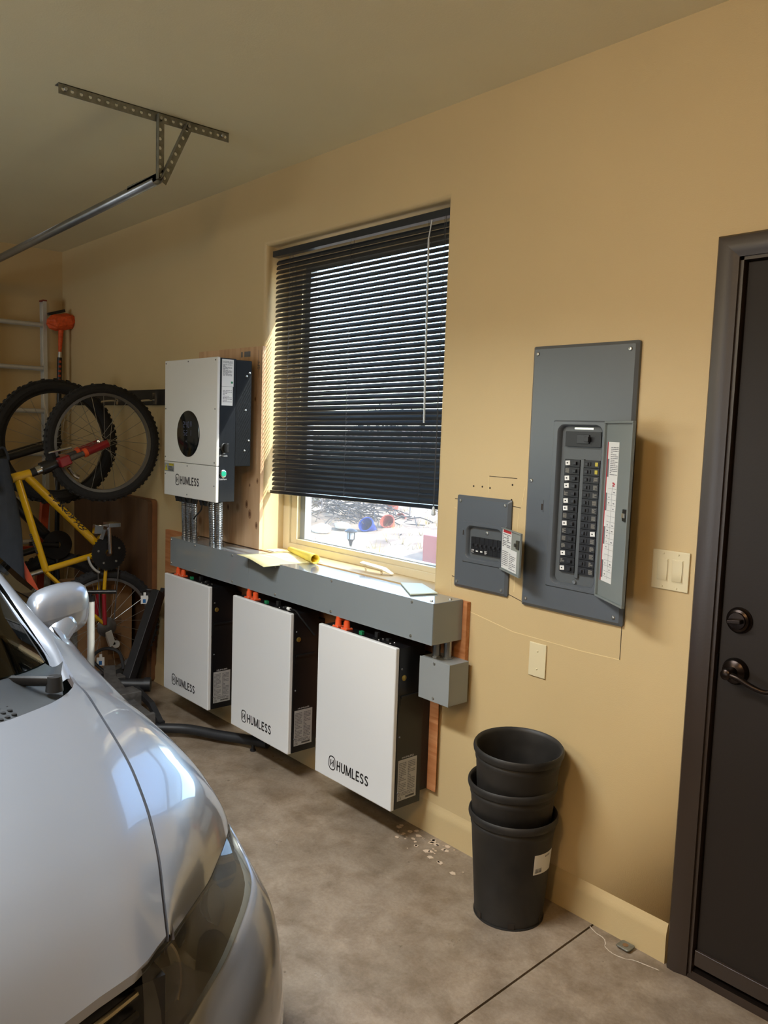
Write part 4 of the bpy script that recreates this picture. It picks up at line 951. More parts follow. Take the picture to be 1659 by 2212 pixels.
# ================================================================== PAPERS ON SILL AND WIREWAY
lp = thing('legal_pad', 'yellow legal pad with rolled pages lying across wireway and sill', 'paper', (-1.6, -.05, .9385))
P = [(-1.70, -.235, .962), (-1.46, -.255, .944), (-1.35, -.06, .9405), (-1.50, .09, .942), (-1.72, .03, .943)]
bm = new(); rowsA = []
for j in range(9):
    f = j/8; l0 = Vector((-1.712, -.236, .955)).lerp(Vector((-1.715, .065, .9425)), f); r0 = Vector((-1.474, -.248, .9395)).lerp(Vector((-1.44, .040, .9405)), f)
    rowsA.append([l0.lerp(r0, i/8)+vz*(.0055*math.sin(i/8*PI*1.3)*(1-f)) for i in range(9)])
grid(bm, rowsA); pad = obj('sheet', bm, M_YEL2, lp, solid=.002, smooth='all')
bm = new(); fbox(bm, (-1.60, -.10, .9505), (.80,.6,0), (-.6,.8,0), (0,0,1), 0, .14, 0, .002, 0, .0004); fbox(bm, (-1.57, -.09, .9505), (.86,.5,0), (-.5,.86,0), (0,0,1), 0, .09, 0, .0016, 0, .0004); obj('pen_mark', bm, M_RED, pad)
bm = new(); rowsA = []
a0 = Vector((-1.745, .075, .9395)); a1 = Vector((-1.395, -.035, .9395)); ax = (a1-a0).normalized(); sd = Vector((-ax.y, ax.x, 0))
for j in range(13):
    f = j/12; c = a0.lerp(a1, f); rr_ = .013+.010*f; row = []
    for k in range(40):
        a = -PI/2+k/39*4.4*PI; q = rr_*(1-.10*k/39*2.2); row.append(c+vz*rr_+sd*(q*math.cos(a))+vz*(q*math.sin(a)))
    rowsA.append(row)
grid(bm, rowsA); obj('rolled_pages', bm, M_YEL, lp, solid=.0006, smooth='all')
bm = new(); box(bm, -1.855, -1.79, .015, .085, .9392, .9400); tag(obj('paper_slip', bm, M_WHITE), 'small white paper slip in the far corner of the sill', 'paper')
bm = new(); prism(bm, [(-.86, -.015, .9392), (-.672, -.138, .9392), (-.635, -.035, .9392), (-.80, .045, .9392)], (0, 0, .005)); o_ = tag(obj('booklet', bm, mat('pale_green_card', '#dfe8d4', .5), bev=.001), 'pale booklet lying on the wireway near its right end', 'booklet')

# ================================================================== NURSERY POTS
def nursery(x, y, z, lab, tilt, name='nursery_pot'):
    t = thing(name, lab, 'plant pot', (x, y, z), 'stack of nursery pots', tilt)
    H0 = .345
    prof = [(.106, .002), (.109, .004), (.1105, .02), (.131, .292), (.133, .296), (.1345, .302), (.1345, .310), (.1325, .313), (.132, .318), (.1385, .320), (.1410, .325), (.1425, .333), (.1415, .341), (.1385, .3455), (.134, .343), (.130, .333), (.128, .30), (.1065, .03), (.10, .012), (0, .012)]
    bm = new(); lathe(bm, prof, (0,0,0), (0,0,1), 48); pb = obj('pot_body', bm, M_POT, t, smooth=True, world=False)
    for k in range(6):
        a = k*PI/3+.25; bm = new(); r_ = .1105
        fbox(bm, (math.cos(a)*r_, math.sin(a)*r_, 0), (-math.sin(a), math.cos(a), 0), (0,0,1), (math.cos(a), math.sin(a), 0), -.010, .010, .006, .024, -.004, .0015); obj('drain_slot', bm, M_HOLE, t, world=False)
    bm = new(); lathe(bm, [(.109, .0), (.1125, .0), (.1125, .005), (.109, .005)], (0,0,0), (0,0,1), 48, close=True); obj('foot_ring', bm, M_POT, t, smooth=True, world=False)
    return t
n1 = nursery(-.128, -.165, .0, 'black nursery pot standing on the floor, lowest of three nested', (0, 0, 0))
n2 = nursery(-.134, -.160, .100, 'black nursery pot in the middle of the three nested pots', (.02, -.01, .4))
n3 = nursery(-.132, -.158, .216, 'black nursery pot on top of the three nested pots', (.05, .0, 1.0))
# price label on the lowest pot
bm = new(); rows_ = []
for j in range(2):
    zz = (.185, .250)[j]; row = []
    for k in range(9):
        a = math.radians(-17+k*5.2); r_ = .1105+.0205*(zz-.02)/.272+.0008; row.append((math.cos(a)*r_, math.sin(a)*r_, zz-.0006*k))
    rows_.append(row)
grid(bm, rows_); pl = obj('price_label', bm, M_WHITE, n1, solid=.0004, world=False)
bm = new()
for k in range(9):
    a = math.radians(-14+k*1.4); r_ = .1236
    fbox(bm, (math.cos(a)*r_, math.sin(a)*r_, .190), (-math.sin(a), math.cos(a), 0), (0,0,1), (math.cos(a), math.sin(a), 0), 0, .0008+.0007*(k % 2), 0, .014, 0, .0018)
for k in range(4):
    a = math.radians(4+k*3); r_ = .1272; fbox(bm, (math.cos(a)*r_, math.sin(a)*r_, .235), (-math.sin(a), math.cos(a), 0), (0,0,1), (math.cos(a), math.sin(a), 0), 0, .003, 0, .005, 0, .0012)
o_ = obj('label_print', bm, M_INKG, pl, world=False)
# square anchor plate and plaster crumbs on the floor
t = thing('anchor_plate', 'small square galvanised plate on the floor by the door trim', 'metal plate', (.222, -.036, 0))
bm = new(); 
for p_ in [rrect(.200, .244, -.056, -.016, .006)]: prism(bm, [(a, b, .006) for a, b in p_], (0, 0, .005))
cyl(bm, (.222, -.036, .001), (.222, -.036, .006), .010, seg=12); obj('plate', bm, M_GALV, t, bev=.0015)
bm = new(); cyl(bm, (.222, -.036, .011), (.222, -.036, .0116), .009, seg=16); obj('centre_stain', bm, M_CARD, t)
bm = new(); rd = random.Random(12)
for i in range(46):
    x = -.62+rd.gauss(0, .10); y = -.075+rd.gauss(0, .035)-.12*(x+.62); s_ = rd.uniform(.004, .016); a = rd.uniform(0, 6)
    if y > -.02: continue
    pts = [(x+math.cos(a+k*1.26)*s_*rd.uniform(.5, 1.2), y+math.sin(a+k*1.26)*s_*rd.uniform(.4, 1.0), .0003) for k in range(5)]
    prism(bm, pts, (0, 0, .0015))
tag(obj('plaster_crumbs', bm, mat('plaster_pale', '#c9b39a', .9)), 'pale plaster crumbs on the floor under the last battery', 'crumbs', kind='stuff')

# ================================================================== GARAGE DOOR TRACK AND HANGER
def perforated(bm, O, u, v, n, L, w, t, pitch=.032, r=.0065):
    """flat strip with a row of round holes along it (length along u, width along v)"""
    O, u, v, n = Vector(O), Vector(u).normalized(), Vector(v).normalized(), Vector(n).normalized(); k = max(1, int(L/pitch)); p = L/k; sgn = 12
    for side in (0, t):
        for i in range(k):
            c = O+u*(p*(i+.5))+v*(w/2)+n*side
            hv = [bm.verts.new(c+u*(r*math.cos(2*PI*j/sgn+PI/4))+v*(r*math.sin(2*PI*j/sgn+PI/4))) for j in range(sgn)]
            ov = []
            for j in range(sgn):
                a = 2*PI*j/sgn+PI/4; ca, sa = math.cos(a), math.sin(a); m_ = max(abs(ca), abs(sa))
                ov.append(bm.verts.new(c+u*(p/2*ca/m_)+v*(w/2*sa/m_)))
            bridge(bm, ov, hv)
    # long edges
    for b in (0, w):
        q = [O+v*b, O+v*b+u*L, O+v*b+u*L+n*t, O+v*b+n*t]; bm.faces.new([bm.verts.new(p_) for p_ in q])
    for a in (0, L):
        q = [O+u*a, O+u*a+v*w, O+u*a+v*w+n*t, O+u*a+n*t]; bm.faces.new([bm.verts.new(p_) for p_ in q])
hg = thing('track_hanger', 'galvanised perforated angle hanger bolted to the ceiling', 'bracket', (-1.54, -.70, HC))
AX = -1.541
def angle_bar(bm, p0, p1, w1, n1, w2, t=.0022):
    """L section: one perforated leg of width w1 along n1, the other plain of width w2 along cross"""
    p0, p1 = Vector(p0), Vector(p1); u = (p1-p0).normalized(); L = (p1-p0).length; n1 = Vector(n1).normalized(); n2 = u.cross(n1).normalized()
    perforated(bm, p0, u, n1, n2, L, w1, t)
    fbox(bm, p0, u, n1, n2, 0, L, 0, t, 0, w2)
bm = new(); angle_bar(bm, (AX, -1.083, HC-.0005), (AX, -.410, HC-.0005), .036, (0,0,-1), .034); a1_ = obj('ceiling_angle', bm, M_GALV, hg)
bm = new(); angle_bar(bm, (AX+.003, -.722, HC-.012), (AX+.003, -.722, 2.445), .032, (0,1,0), .022); obj('drop_leg', bm, M_GALV, hg)
d = (Vector((AX+.006, -.712, 2.452))-Vector((AX+.006, -.588, HC-.016)))
bm = new(); perp = Vector((0, d.z, -d.y)).normalized(); angle_bar(bm, (AX+.006, -.605, HC-.014), (AX+.006, -.712, 2.448), .034, -perp if perp.y < 0 else perp, .024); obj('diagonal_brace', bm, M_GALV, hg)
screws(hg, [(AX+.012, -.706, 2.462), (AX+.008, -.706, HC-.022), (AX+.010, -.590, HC-.022), (AX+.004, -1.06, HC-.018), (AX+.004, -.44, HC-.018)], (1,0,0), .008)
tk = thing('door_track', 'long galvanised overhead garage door track hanging from the ceiling bracket', 'track', (-3, -.705, 2.43))
bm = new(); prof = []
YT, ZT = -.700, 2.452
for k in range(9):
    a = PI*.5+k/8*PI; prof.append((.018+.018*math.cos(a)*-1, .026*math.sin(a)))
prof = [(0.000, .030), (.0, .004), (-.004, -.010), (-.012, -.022), (-.024, -.030), (-.038, -.028), (-.044, -.018), (-.043, -.010)]
row0 = [(AX+.02, YT+b, ZT+c) for b, c in prof]; row1 = [(XL+.22, YT+b, ZT-.06+c) for b, c in prof]
grid(bm, [row0, row1]); obj('track_channel', bm, mat('track_steel', '#8d8e8e', .35, metal=.8, var=.1, scale=12), tk, solid=.0025, smooth='all')
bm = new(); box(bm, AX-.3, AX+.02, YT, YT+.004, ZT-.006, ZT+.030); obj('track_angle', bm, M_GALV, tk)
bm = new(); box(bm, XL, XL+.26, YT-.002, YT+.010, ZT-.10, ZT-.03); obj('wall_angle', bm, M_GALV, tk)
screws(tk, [(AX-.05, YT+.0045, ZT+.012), (AX-.065, YT+.0045, ZT+.012)], (0,1,0), .006)

# ================================================================== CORNER: LADDER, BRUSH, RAIL, BIKES
ld = thing('ladder', 'aluminium extension ladder leaning in the far corner', 'ladder', (-4.25, -.38, 0))
lean = lambda z: -4.33-.06*(z/2.34)
for y in (-.165, -.60):
    bm = new(); s_ = 1
    sect = [(-.035, -.012), (.035, -.012), (.035, .012), (.028, .012), (.028, -.005), (-.028, -.005), (-.028, .012), (-.035, .012)]
    a = [bm.verts.new((lean(0)+p, y+q*(1 if y < -.4 else -1), 0.0)) for p, q in sect]; b = [bm.verts.new((lean(2.33)+p, y+q*(1 if y < -.4 else -1), 2.33)) for p, q in sect]
    bridge(bm, a, b); bm.faces.new(a); bm.faces.new(b[::-1]); rl_ = obj('side_rail', bm, M_ALU, ld)
    bm = new(); box(bm, lean(2.33)-.037, lean(2.33)+.037, y-.014, y+.014, 2.325, 2.335); obj('end_cap', bm, mat('cap_red', '#7a2a1c', .6), rl_)
for z in (2.166, 1.872, 1.584, 1.291, .985, .69, .395, .10):
    bm = new(); cyl(bm, (lean(z)+.01, -.60, z), (lean(z)+.01, -.165, z), .016, seg=12); obj('rung', bm, M_ALU, ld, smooth=True)
br = thing('snow_brush', 'orange headed snow brush with black handle leaning in the corner', 'brush', (-4.30, -.10, 0))
BXx = -4.30
bm = new(); lathe(bm, [(0, -.10), (.03, -.09), (.052, -.05), (.055, 0), (.052, .05), (.03, .09), (0, .10)], (BXx, -.070, 2.195), (0.1, 1, .25), 14)
rd = random.Random(9)
for v_ in bm.verts: v_.co += Vector((rd.uniform(-.006,.006), rd.uniform(-.006,.006), rd.uniform(-.006,.006)))
obj('brush_head', bm, M_ORG2, br)
bm = new(); fbox(bm, (BXx, -.165, 2.232), (0,.92,.30), (0,-.30,.92), (1,0,0), 0, .125, -.008, .012, -.01, .01); obj('squeegee', bm, M_BLACKP, br, bev=.002)
bm = new(); cyl(bm, (BXx, -.076, 2.16), (BXx, -.085, 1.99), .019, .011, 12); obj('neck', bm, M_ORG2, br, smooth=True)
bm = new(); cyl(bm, (BXx, -.085, 1.99), (BXx, -.087, 1.95), .011, seg=12); obj('ferrule', bm, M_ALU, br, smooth=True)
bm = new(); cyl(bm, (BXx, -.087, 1.952), (BXx, -.125, 0.0), .016, .016, 12); hd_ = obj('handle', bm, M_BLACKP, br, smooth=True)
for k in range(5):
    z = 1.925-k*.032; bm = new(); box(bm, BXx+.010, BXx+.0185, -.098-.0012*k, -.082-.0012*k, z-.009, z+.006); obj('grip_pad', bm, M_ORG3, hd_, bev=.001)
rail = thing('wall_rail', 'black wall rail holding the bikes left of the inverter', 'rail', (-3.2, 0, 1.66))
bm = new(); box(bm, -4.2, -2.50, -.030, -.0005, 1.632, 1.720); obj('rail_bar', bm, mat('rail_black', '#0e0e10', .5), rail, bev=.003)
for x, rz in ((-2.95, 1.70), (-3.45, 1.74)):
    bm = new(); tube(bm, spline([(x-.02, -.03, 1.66), (x-.02, -.09, 1.655), (x-.02, -.16, 1.645), (x-.02, -.20, 1.655), (x-.02, -.21, 1.69)], 6), .005, 8); box(bm, x-.035, x-.005, -.037, -.029, 1.635, 1.70); obj('bike_hook', bm, M_CHROME, rail, smooth=True)

def wheel(par, name, x, y, z, R_, tw, m_rim, m_spoke, knob, rimw=.022, nsp=24):
    bm = new(); prof = []
    rc = R_-tw
    for k in range(12):
        a = 2*PI*k/12; prof.append((rc+tw*math.cos(a)*1.0, tw*.92*math.sin(a)))
    lathe(bm, prof, (x, y, z), (1,0,0), 56, close=True)
    nk = 64
    for k in range(nk):
        a = 2*PI*k/nk; er = Vector((0, math.cos(a), math.sin(a))); et = Vector((0, -math.sin(a), math.cos(a)))
        for off, rr_ in ((-.6, .80), (0, 1.0), (.6, .80)):
            if off == 0 and k % 2: continue
            c = Vector((x+tw*.92*off, y, z))+er*(rc+tw*rr_*.97)
            fbox(bm, c, et, Vector((1,0,0)), er, -knob, knob, -knob*.9, knob*.9, -.004, knob*.75)
    tyre = obj(name, bm, M_TYRE, par)
    bm = new(); lathe(bm, [(rc-tw*.6, -.012), (rc-tw*.6, .012), (rc-tw*.6-rimw, .010), (rc-tw*.6-rimw, -.010)], (x, y, z), (1,0,0), 64, close=True); obj('rim', bm, m_rim, tyre, smooth=True)
    bm = new(); lathe(bm, [(.010, -.05), (.010, -.034), (.026, -.032), (.026, -.027), (.014, -.02), (.014, .02), (.026, .027), (.026, .032), (.010, .034), (.010, .05)], (x, y, z), (1,0,0), 20); obj('hub', bm, M_CHROME if m_rim is M_RIM else M_RIMB, tyre, smooth=True)
    rs = rc-tw*.6-rimw
    for k in range(nsp):
        a = 2*PI*k/nsp; s_ = 1 if k % 2 else -1; b_ = a+s_*.9*(1 if (k//2) % 2 else -1)
        bm = new(); cyl(bm, (x+.028*s_, y+.025*math.cos(b_), z+.025*math.sin(b_)), (x, y+rs*math.cos(a), z+rs*math.sin(a)), .0012, seg=5); obj('spoke', bm, m_spoke, tyre)
    return tyre
def bt_tube(par, name, pts, r, m_, label=None, rv=None):
    bm = new(); tube(bm, pts, r, 14, rv); return obj(name, bm, m_, par, smooth=True, label=label)
# --- yellow bike
X1 = -2.95
yb = thing('bicycle', 'yellow mountain bike with red fork hanging upright by its front wheel', 'bicycle', (X1, -.33, .07), 'bikes hung on the wall rail')
FH = Vector((X1, -.338, 1.411)); RH = Vector((X1, -.335, .390)); BBk = Vector((X1, -.328, .808)); HD0 = Vector((X1, -.822, 1.222)); HD1 = Vector((X1, -.728, 1.247)); SJ = Vector((X1, -.662, .732))
wheel(yb, 'front_wheel', X1, FH.y, FH.z, .322, .027, M_RIM, M_SPOKE, .006)
wheel(yb, 'rear_wheel', X1, RH.y, RH.z, .322, .027, M_RIM, M_SPOKE, .006)
bt_tube(yb, 'head_tube', [HD0, HD1], .024, M_BIKEY)
dt = bt_tube(yb, 'down_tube', [HD1+Vector((0,-.02,-.012)), BBk], .022, M_BIKEY)
tt = bt_tube(yb, 'top_tube', [HD0+Vector((0,.03,0)), SJ+Vector((0,.01,.0))], .0185, M_BIKEY)
bt_tube(yb, 'seat_tube', [SJ, BBk], .0165, M_BIKEY)
for s_ in (-1, 1):
    bt_tube(yb, 'seat_stay', [SJ+Vector((s_*.02,.01,-.01)), RH+Vector((s_*.055,-.02,.02))], .009, M_BIKEY)
    mid = BBk.lerp(RH, .55)+Vector((s_*.04, -.02, 0))
    bt_tube(yb, 'chain_stay', [BBk+Vector((s_*.03,-.005,-.03)), mid], .010, M_BIKEY)
    bt_tube(yb, 'chain_stay', [mid, RH+Vector((s_*.06,-.02,.02))], .012, M_BIKER, 'red rear end of the chain stay')
CR = HD1.lerp(FH, .40); fd = (FH-HD1).normalized()
bt_tube(yb, 'headset', [HD1, HD1+fd*.03], .022, M_BLACKP); bt_tube(yb, 'headset', [HD1+fd*.03, HD1+fd*.065], .024, M_CHROME)
bt_tube(yb, 'steerer', [HD1+fd*.06, CR], .034, M_BIKEB)
bm = new(); fbox(bm, CR, (1,0,0), fd, (0, fd.z, -fd.y), -.07, .07, -.028, .035, -.026, .026); obj('fork_crown', bm, M_BIKER, yb, bev=.008, label='red fork crown')
for s_ in (-1, 1):
    a = CR+Vector((s_*.055,0,0)); b = FH+Vector((s_*.055,0,0)); q = a.lerp(b, .45)
    bt_tube(yb, 'stanchion', [a, q], .014, M_RACKD); bt_tube(yb, 'fork_leg', [q, b], .021, M_BIKER, 'red lower fork leg'); bt_tube(yb, 'fork_seal', [q-fd*.004, q+fd*.016], .024, M_ORANGE)
bm = new(); tube(bm, [CR+Vector((.075,-.09,.045)), CR+Vector((.075,.03,.075))], .006, 8); tube(bm, spline([CR+Vector((.06,.02,-.03)), CR+Vector((.06,.05,-.07)), CR+Vector((.06,.075,-.085))], 4), .011, 8); obj('brake_arm', bm, M_CHROME, yb, smooth=True)
HB = HD0-fd*.06
bt_tube(yb, 'stem', [HD0, HB, HB+Vector((0,-.07,.07))], .016, M_BLACKP)
bm = new(); c = HB+Vector((0,-.08,.08)); tube(bm, spline([c+Vector((-.30,-.03,-.02)), c+Vector((-.12,0,0)), c, c+Vector((.12,0,0)), c+Vector((.30,-.03,-.02))], 6), .0135, 10); obj('handlebar', bm, M_BLACKP, yb, smooth=True)
sdv = (SJ-BBk).normalized()
bt_tube(yb, 'seat_post', [SJ+sdv*.01, SJ+sdv*.26], .0135, M_CHROME)
bm = new(); c = SJ+sdv*.28; fbox(bm, c, (1,0,0), sdv, (0, sdv.z, -sdv.y), -.035, .035, -.02, .02, -.14, .13); 
for v_ in bm.verts:
    f = (v_.co-c).dot(Vector((0, sdv.z, -sdv.y))); v_.co.x = X1+(v_.co.x-X1)*(2.0 if f < 0 else .7)
obj('saddle', bm, M_BLACKP, yb, bev=.015)
for k, (rr_, off) in enumerate(((.095, .05), (.078, .043), (.055, .037))):
    bm = new(); lathe(bm, [(rr_-.012, -.002), (rr_, -.001), (rr_, .001), (rr_-.012, .002)] if k else [(.02, -.002), (rr_, -.0015), (rr_, .0015), (.02, .003)], BBk+Vector((off,0,0)), (1,0,0), 44, close=True)
    for j in range(36):
        a = 2*PI*j/36; er = Vector((0, math.cos(a), math.sin(a))); et = Vector((0, -math.sin(a), math.cos(a))); fbox(bm, BBk+Vector((off,0,0))+er*rr_, et, (1,0,0), er, -.003, .003, -.0012, .0012, -.002, .005)
    obj('chainring', bm, M_BLACKP if k == 0 else M_RACKD, yb)
screws(yb, [BBk+Vector((.054, .062*math.cos(a), .062*math.sin(a))) for a in (0.4, 1.66, 2.9, 4.2, 5.4)], (1,0,0), .007)
bm = new(); tube(bm, [BBk+Vector((.065,0,0)), BBk+Vector((.075,-.012,.165))], .012, 10); box(bm, X1+.078, X1+.16, BBk.y-.045, BBk.y+.02, BBk.z+.155, BBk.z+.178); obj('crank_arm', bm, M_CHROME, yb, bev=.002)
bm = new(); tube(bm, [BBk+Vector((-.065,0,0)), BBk+Vector((-.075,.012,-.165))], .012, 10); obj('crank_arm', bm, M_CHROME, yb)
bm = new(); fbox(bm, BBk+Vector((.05,-.05,.08)), (1,0,0), (0,.3,.95), (0,.95,-.3), -.02, .02, 0, .06, -.012, .012); fbox(bm, BBk+Vector((.055,-.06,.11)), (1,0,0), (0,.1,1), (0,1,-.1), -.02, .015, 0, .05, -.03, .02); obj('front_derailleur', bm, M_CHROME, yb, bev=.004)
bm = new(); c = BBk+Vector((.055,0,0))
arc = [c+Vector((0, .118*math.cos(a), .118*math.sin(a))) for a in [PI+.1+k*.14 for k in range(8)]]; tube(bm, arc, .007, 6); obj('chain_guard', bm, M_ALU, yb, smooth=True)
bm = new(); lathe(bm, [(.02, 0), (.045, .0), (.045, .003), (.055, .008), (.055, .012), (.03, .03)], RH+Vector((.03,0,0)), (1,0,0), 32); obj('cassette', bm, M_RACKD, yb, smooth=True)
bm = new(); fbox(bm, RH+Vector((.05,.0,-.02)), (1,0,0), (0,.3,-.95), (0,.95,.3), -.015, .015, 0, .09, -.018, .018); cyl(bm, RH+Vector((.05,.045,-.10)), RH+Vector((.065,.045,-.10)), .022, seg=14); obj('rear_derailleur', bm, M_ALU, yb, bev=.003)
bm = new(); 
for s_ in (-1, 1): tube(bm, [BBk+Vector((.045, s_*.06, -.06)), RH+Vector((.045, s_*.04, .04))], .004, 6)
obj('chain', bm, M_RACKD, yb)
# brush script decal on the down tube
bm = new(); dd = (BBk-HD1); L = dd.length; du_ = dd.normalized(); dv = Vector((1,0,0)).cross(du_).normalized(); rd = random.Random(17)
for k in range(11):
    f = .24+k*.043; c = HD1+dd*f+Vector((.0222,-.004,0))
    pts = [c+du_*rd.uniform(-.012,.014)+dv*(-.013+.0055*j+rd.uniform(-.003,.003)) for j in range(6)]
    tube(bm, spline(pts, 4), .0021, 5)
    tube(bm, spline([c+du_*.0+dv*rd.uniform(-.012,0), c+du_*.014+dv*rd.uniform(-.01,.01), c+du_*.024+dv*rd.uniform(0,.012)], 4), .0018, 5)
obj('script_decal', bm, M_INK, dt)
bm = new(); du_ = (SJ-HD0).normalized()
for k in range(10):
    c = HD0.lerp(SJ, .60+k*.022)+Vector((.018,-.008,0)); fbox(bm, c, du_, Vector((1,0,0)).cross(du_), (1,0,0), -.004, .003, -.006, .005, -.002, .001)
obj('model_decal', bm, M_INK, tt)
# --- black bike behind it
X2 = -3.42
kb = thing('bicycle', 'black mountain bike with fat knobbly tyres hanging behind the yellow bike', 'bicycle', (X2, -.4, .07), 'bikes hung on the wall rail')
FH = Vector((X2, -.430, 1.40)); RH = Vector((X2, -.432, .385)); BBk = Vector((X2, -.44, .80)); HD1 = Vector((X2, -.86, 1.27)); HD0 = Vector((X2, -.97, 1.235)); SJ = Vector((X2, -.86, .70))
wheel(kb, 'front_wheel', X2, FH.y, FH.z, .362, .036, M_RIMB, M_SPOKE, .009)
wheel(kb, 'rear_wheel', X2, RH.y, RH.z, .362, .036, M_RIMB, M_SPOKE, .009)
for nm, a, b, r_ in (('head_tube', HD0, HD1, .028), ('down_tube', HD1, BBk, .030), ('top_tube', HD0+Vector((0,.04,0)), SJ, .024), ('seat_tube', SJ, BBk, .019)): bt_tube(kb, nm, [a, b], r_, M_BIKEB)
for s_ in (-1, 1):
    bt_tube(kb, 'seat_stay', [SJ+Vector((s_*.02,0,0)), RH+Vector((s_*.06,0,0))], .010, M_BIKEB); bt_tube(kb, 'chain_stay', [BBk+Vector((s_*.03,0,0)), RH+Vector((s_*.06,0,0))], .012, M_BIKEB); bt_tube(kb, 'fork_leg', [HD1+Vector((s_*.065,0.02,0)), FH+Vector((s_*.065,0,0))], .019, M_BIKEB)
bm = new(); fbox(bm, HD1+Vector((0,.04,.012)), (1,0,0), (0,.94,.3), (0,.3,-.94), -.08, .08, -.03, .03, -.03, .03); obj('fork_crown', bm, M_BIKEB, kb, bev=.008)
bm = new(); lathe(bm, [(.02, -.002), (.085, -.0015), (.085, .0015), (.02, .003)], BBk+Vector((.05,0,0)), (1,0,0), 40, close=True); obj('chainring', bm, M_BLACKP, kb)
bt_tube(kb, 'crank_arm', [BBk+Vector((.06,0,0)), BBk+Vector((.07,-.165,.02))], .012, M_BLACKP); bt_tube(kb, 'seat_post', [SJ, SJ+(SJ-BBk).normalized()*.2], .015, M_BLACKP)
bm = new(); c = HD0+Vector((0,-.06,.05)); tube(bm, spline([c+Vector((-.34,-.03,0)), c, c+Vector((.34,-.03,0))], 8), .015, 10); obj('handlebar', bm, M_BLACKP, kb, smooth=True)

# --- brown board, cardboard box, orange hand truck, grey bag, pump, hitch rack
bd = thing('folding_table', 'folded brown table top leaning on the wall behind the bikes', 'table', (-3.5, -.07, 0))
bm = new(); pp = rrect(-4.12, -2.99, .0, 1.083, .03); prism(bm, [(a, -.058, b) for a, b in pp], (0, .026, 0)); obj('table_top', bm, M_BRN, bd)
bm = new(); prism(bm, [(a, -.032, b) for a, b in rrect(-4.12, -2.985, .0, 1.086, .03)], (0, .029, 0)); obj('edge_band', bm, M_BRNE, bd)
bx = thing('cardboard_box', 'tall brown cardboard box standing behind the rear bike wheel', 'box', (-3.15, -.30, 0))
bm = new(); box(bm, -3.35, -3.05, -.44, -.125, 0.0, .60); cb_ = obj('carton', bm, M_CARD, bx, bev=.003)
bm = new(); box(bm, -3.22, -3.07, -.4408, -.440, .02, .58); pr_ = obj('printed_side', bm, mat('box_print', '#8f8d86', .7, h2='#4a4640', scale=9), cb_)
bm = new()
for z0, z1 in ((.10, .16), (.19, .235), (.26, .31), (.36, .40)): box(bm, -3.0500, -3.0494, -.27, -.19, z0, z1)
obj('box_print', bm, mat('box_ink', '#5f4429', .8), cb_)
ht = thing('hand_truck', 'orange steel hand truck frame behind the bikes', 'hand truck', (-3.62, -.6, 0))
for p0, p1 in (((-3.63,-.50,0.0),(-3.63,-.42,1.05)), ((-3.63,-.76,0.0),(-3.63,-.70,.95))):
    bm = new(); tube(bm, [p0, p1], .022, square=True); obj('upright', bm, M_ORG3, ht, bev=.002)
for z in (.35, .75):
    bm = new(); tube(bm, [(-3.63, -.745, z), (-3.63, -.46, z)], .016, square=True); obj('crossbar', bm, M_ORG3, ht)
bm = new(); tube(bm, [(-2.78, -.93, .82), (-2.78, -.60, .46)], .019, square=True); o_ = obj('loose_brace', bm, M_ORG3); bpy.data.objects.remove(o_)
bm = new(); box(bm, -3.63, -3.40, -.78, -.44, 0.0, .008); obj('toe_plate', bm, M_ORG3, ht)
ob = thing('orange_stand', 'slanted orange steel bar stand beside the yellow frame', 'stand', (-2.84, -.62, 0))
bm = new(); tube(bm, [(-2.84, -.45, .012), (-2.86, -.905, 1.00)], .017, square=True); obj('bar', bm, M_ORG3, ob, bev=.002)
bm = new(); box(bm, -2.95, -2.74, -.52, -.38, 0, .010); obj('base_plate', bm, M_ORG3, ob)
bm = new(); rows_ = []
for j in range(13):
    f = j/12; z = 1.33-.62*f; row = []
    for k in range(17):
        a = 2*PI*k/16; w_ = .78*(.05+.05*math.sin(min(1, f*1.6)*PI*.5))*(1+.12*math.sin(a*3+f*5)); row.append((-2.80+.6*w_*math.cos(a), -.915+w_*math.sin(a)*.9+.03*f, z))
    rows_.append(row)
bg_ = thing('cloth_bag', 'dark grey cloth bag hanging from the yellow bike handlebar', 'bag', (-2.80, -.91, 1.35))
grid(bm, rows_); bmesh.ops.contextual_create(bm, geom=[e for e in bm.edges if e.is_boundary and all(v.co.z < .72 for v in e.verts)]); obj('sack', bm, M_BAG, bg_, smooth='all')
bm = new(); tube(bm, spline([(-2.80, -.95, 1.325), (-2.80, -.945, 1.36), (-2.80, -.905, 1.385), (-2.80, -.885, 1.35), (-2.80, -.88, 1.325)], 4), .006, 8); obj('strap', bm, M_BAG, bg_, smooth=True)
pm = thing('floor_pump', 'silver floor pump with black T handle beside the rear wheel', 'pump', (-2.62, -.54, 0))
PX, PY = -2.62, -.541
bm = new(); cyl(bm, (PX, PY, .02), (PX, PY, .612), .0185, seg=24); obj('barrel', bm, M_ALU, pm, smooth=True)
bm = new(); cyl(bm, (PX, PY, .612), (PX, PY, .640), .021, seg=24); cyl(bm, (PX, PY, .64), (PX, PY, .655), .008, seg=10); obj('collar', bm, M_BLACKP, pm, smooth=True)
bm = new(); tube(bm, [(PX-.06, PY-.11, .66), (PX+.06, PY+.11, .66)], .011, 10); obj('handle', bm, M_BLACKP, pm, smooth=True)
bm = new(); box(bm, PX-.05, PX+.05, PY-.11, PY+.11, 0, .022); obj('foot_base', bm, M_BLACKP, pm, bev=.008)
hr = thing('hitch_bike_rack', 'black steel hitch bike rack lying on the floor by the far battery', 'bike rack', (-2.5, -.4, 0))
bm = new(); tube(bm, [(-2.60, -.375, .10), (-2.735, -.118, .60)], .026, square=True); ms = obj('mast', bm, M_RACK, hr, bev=.003)
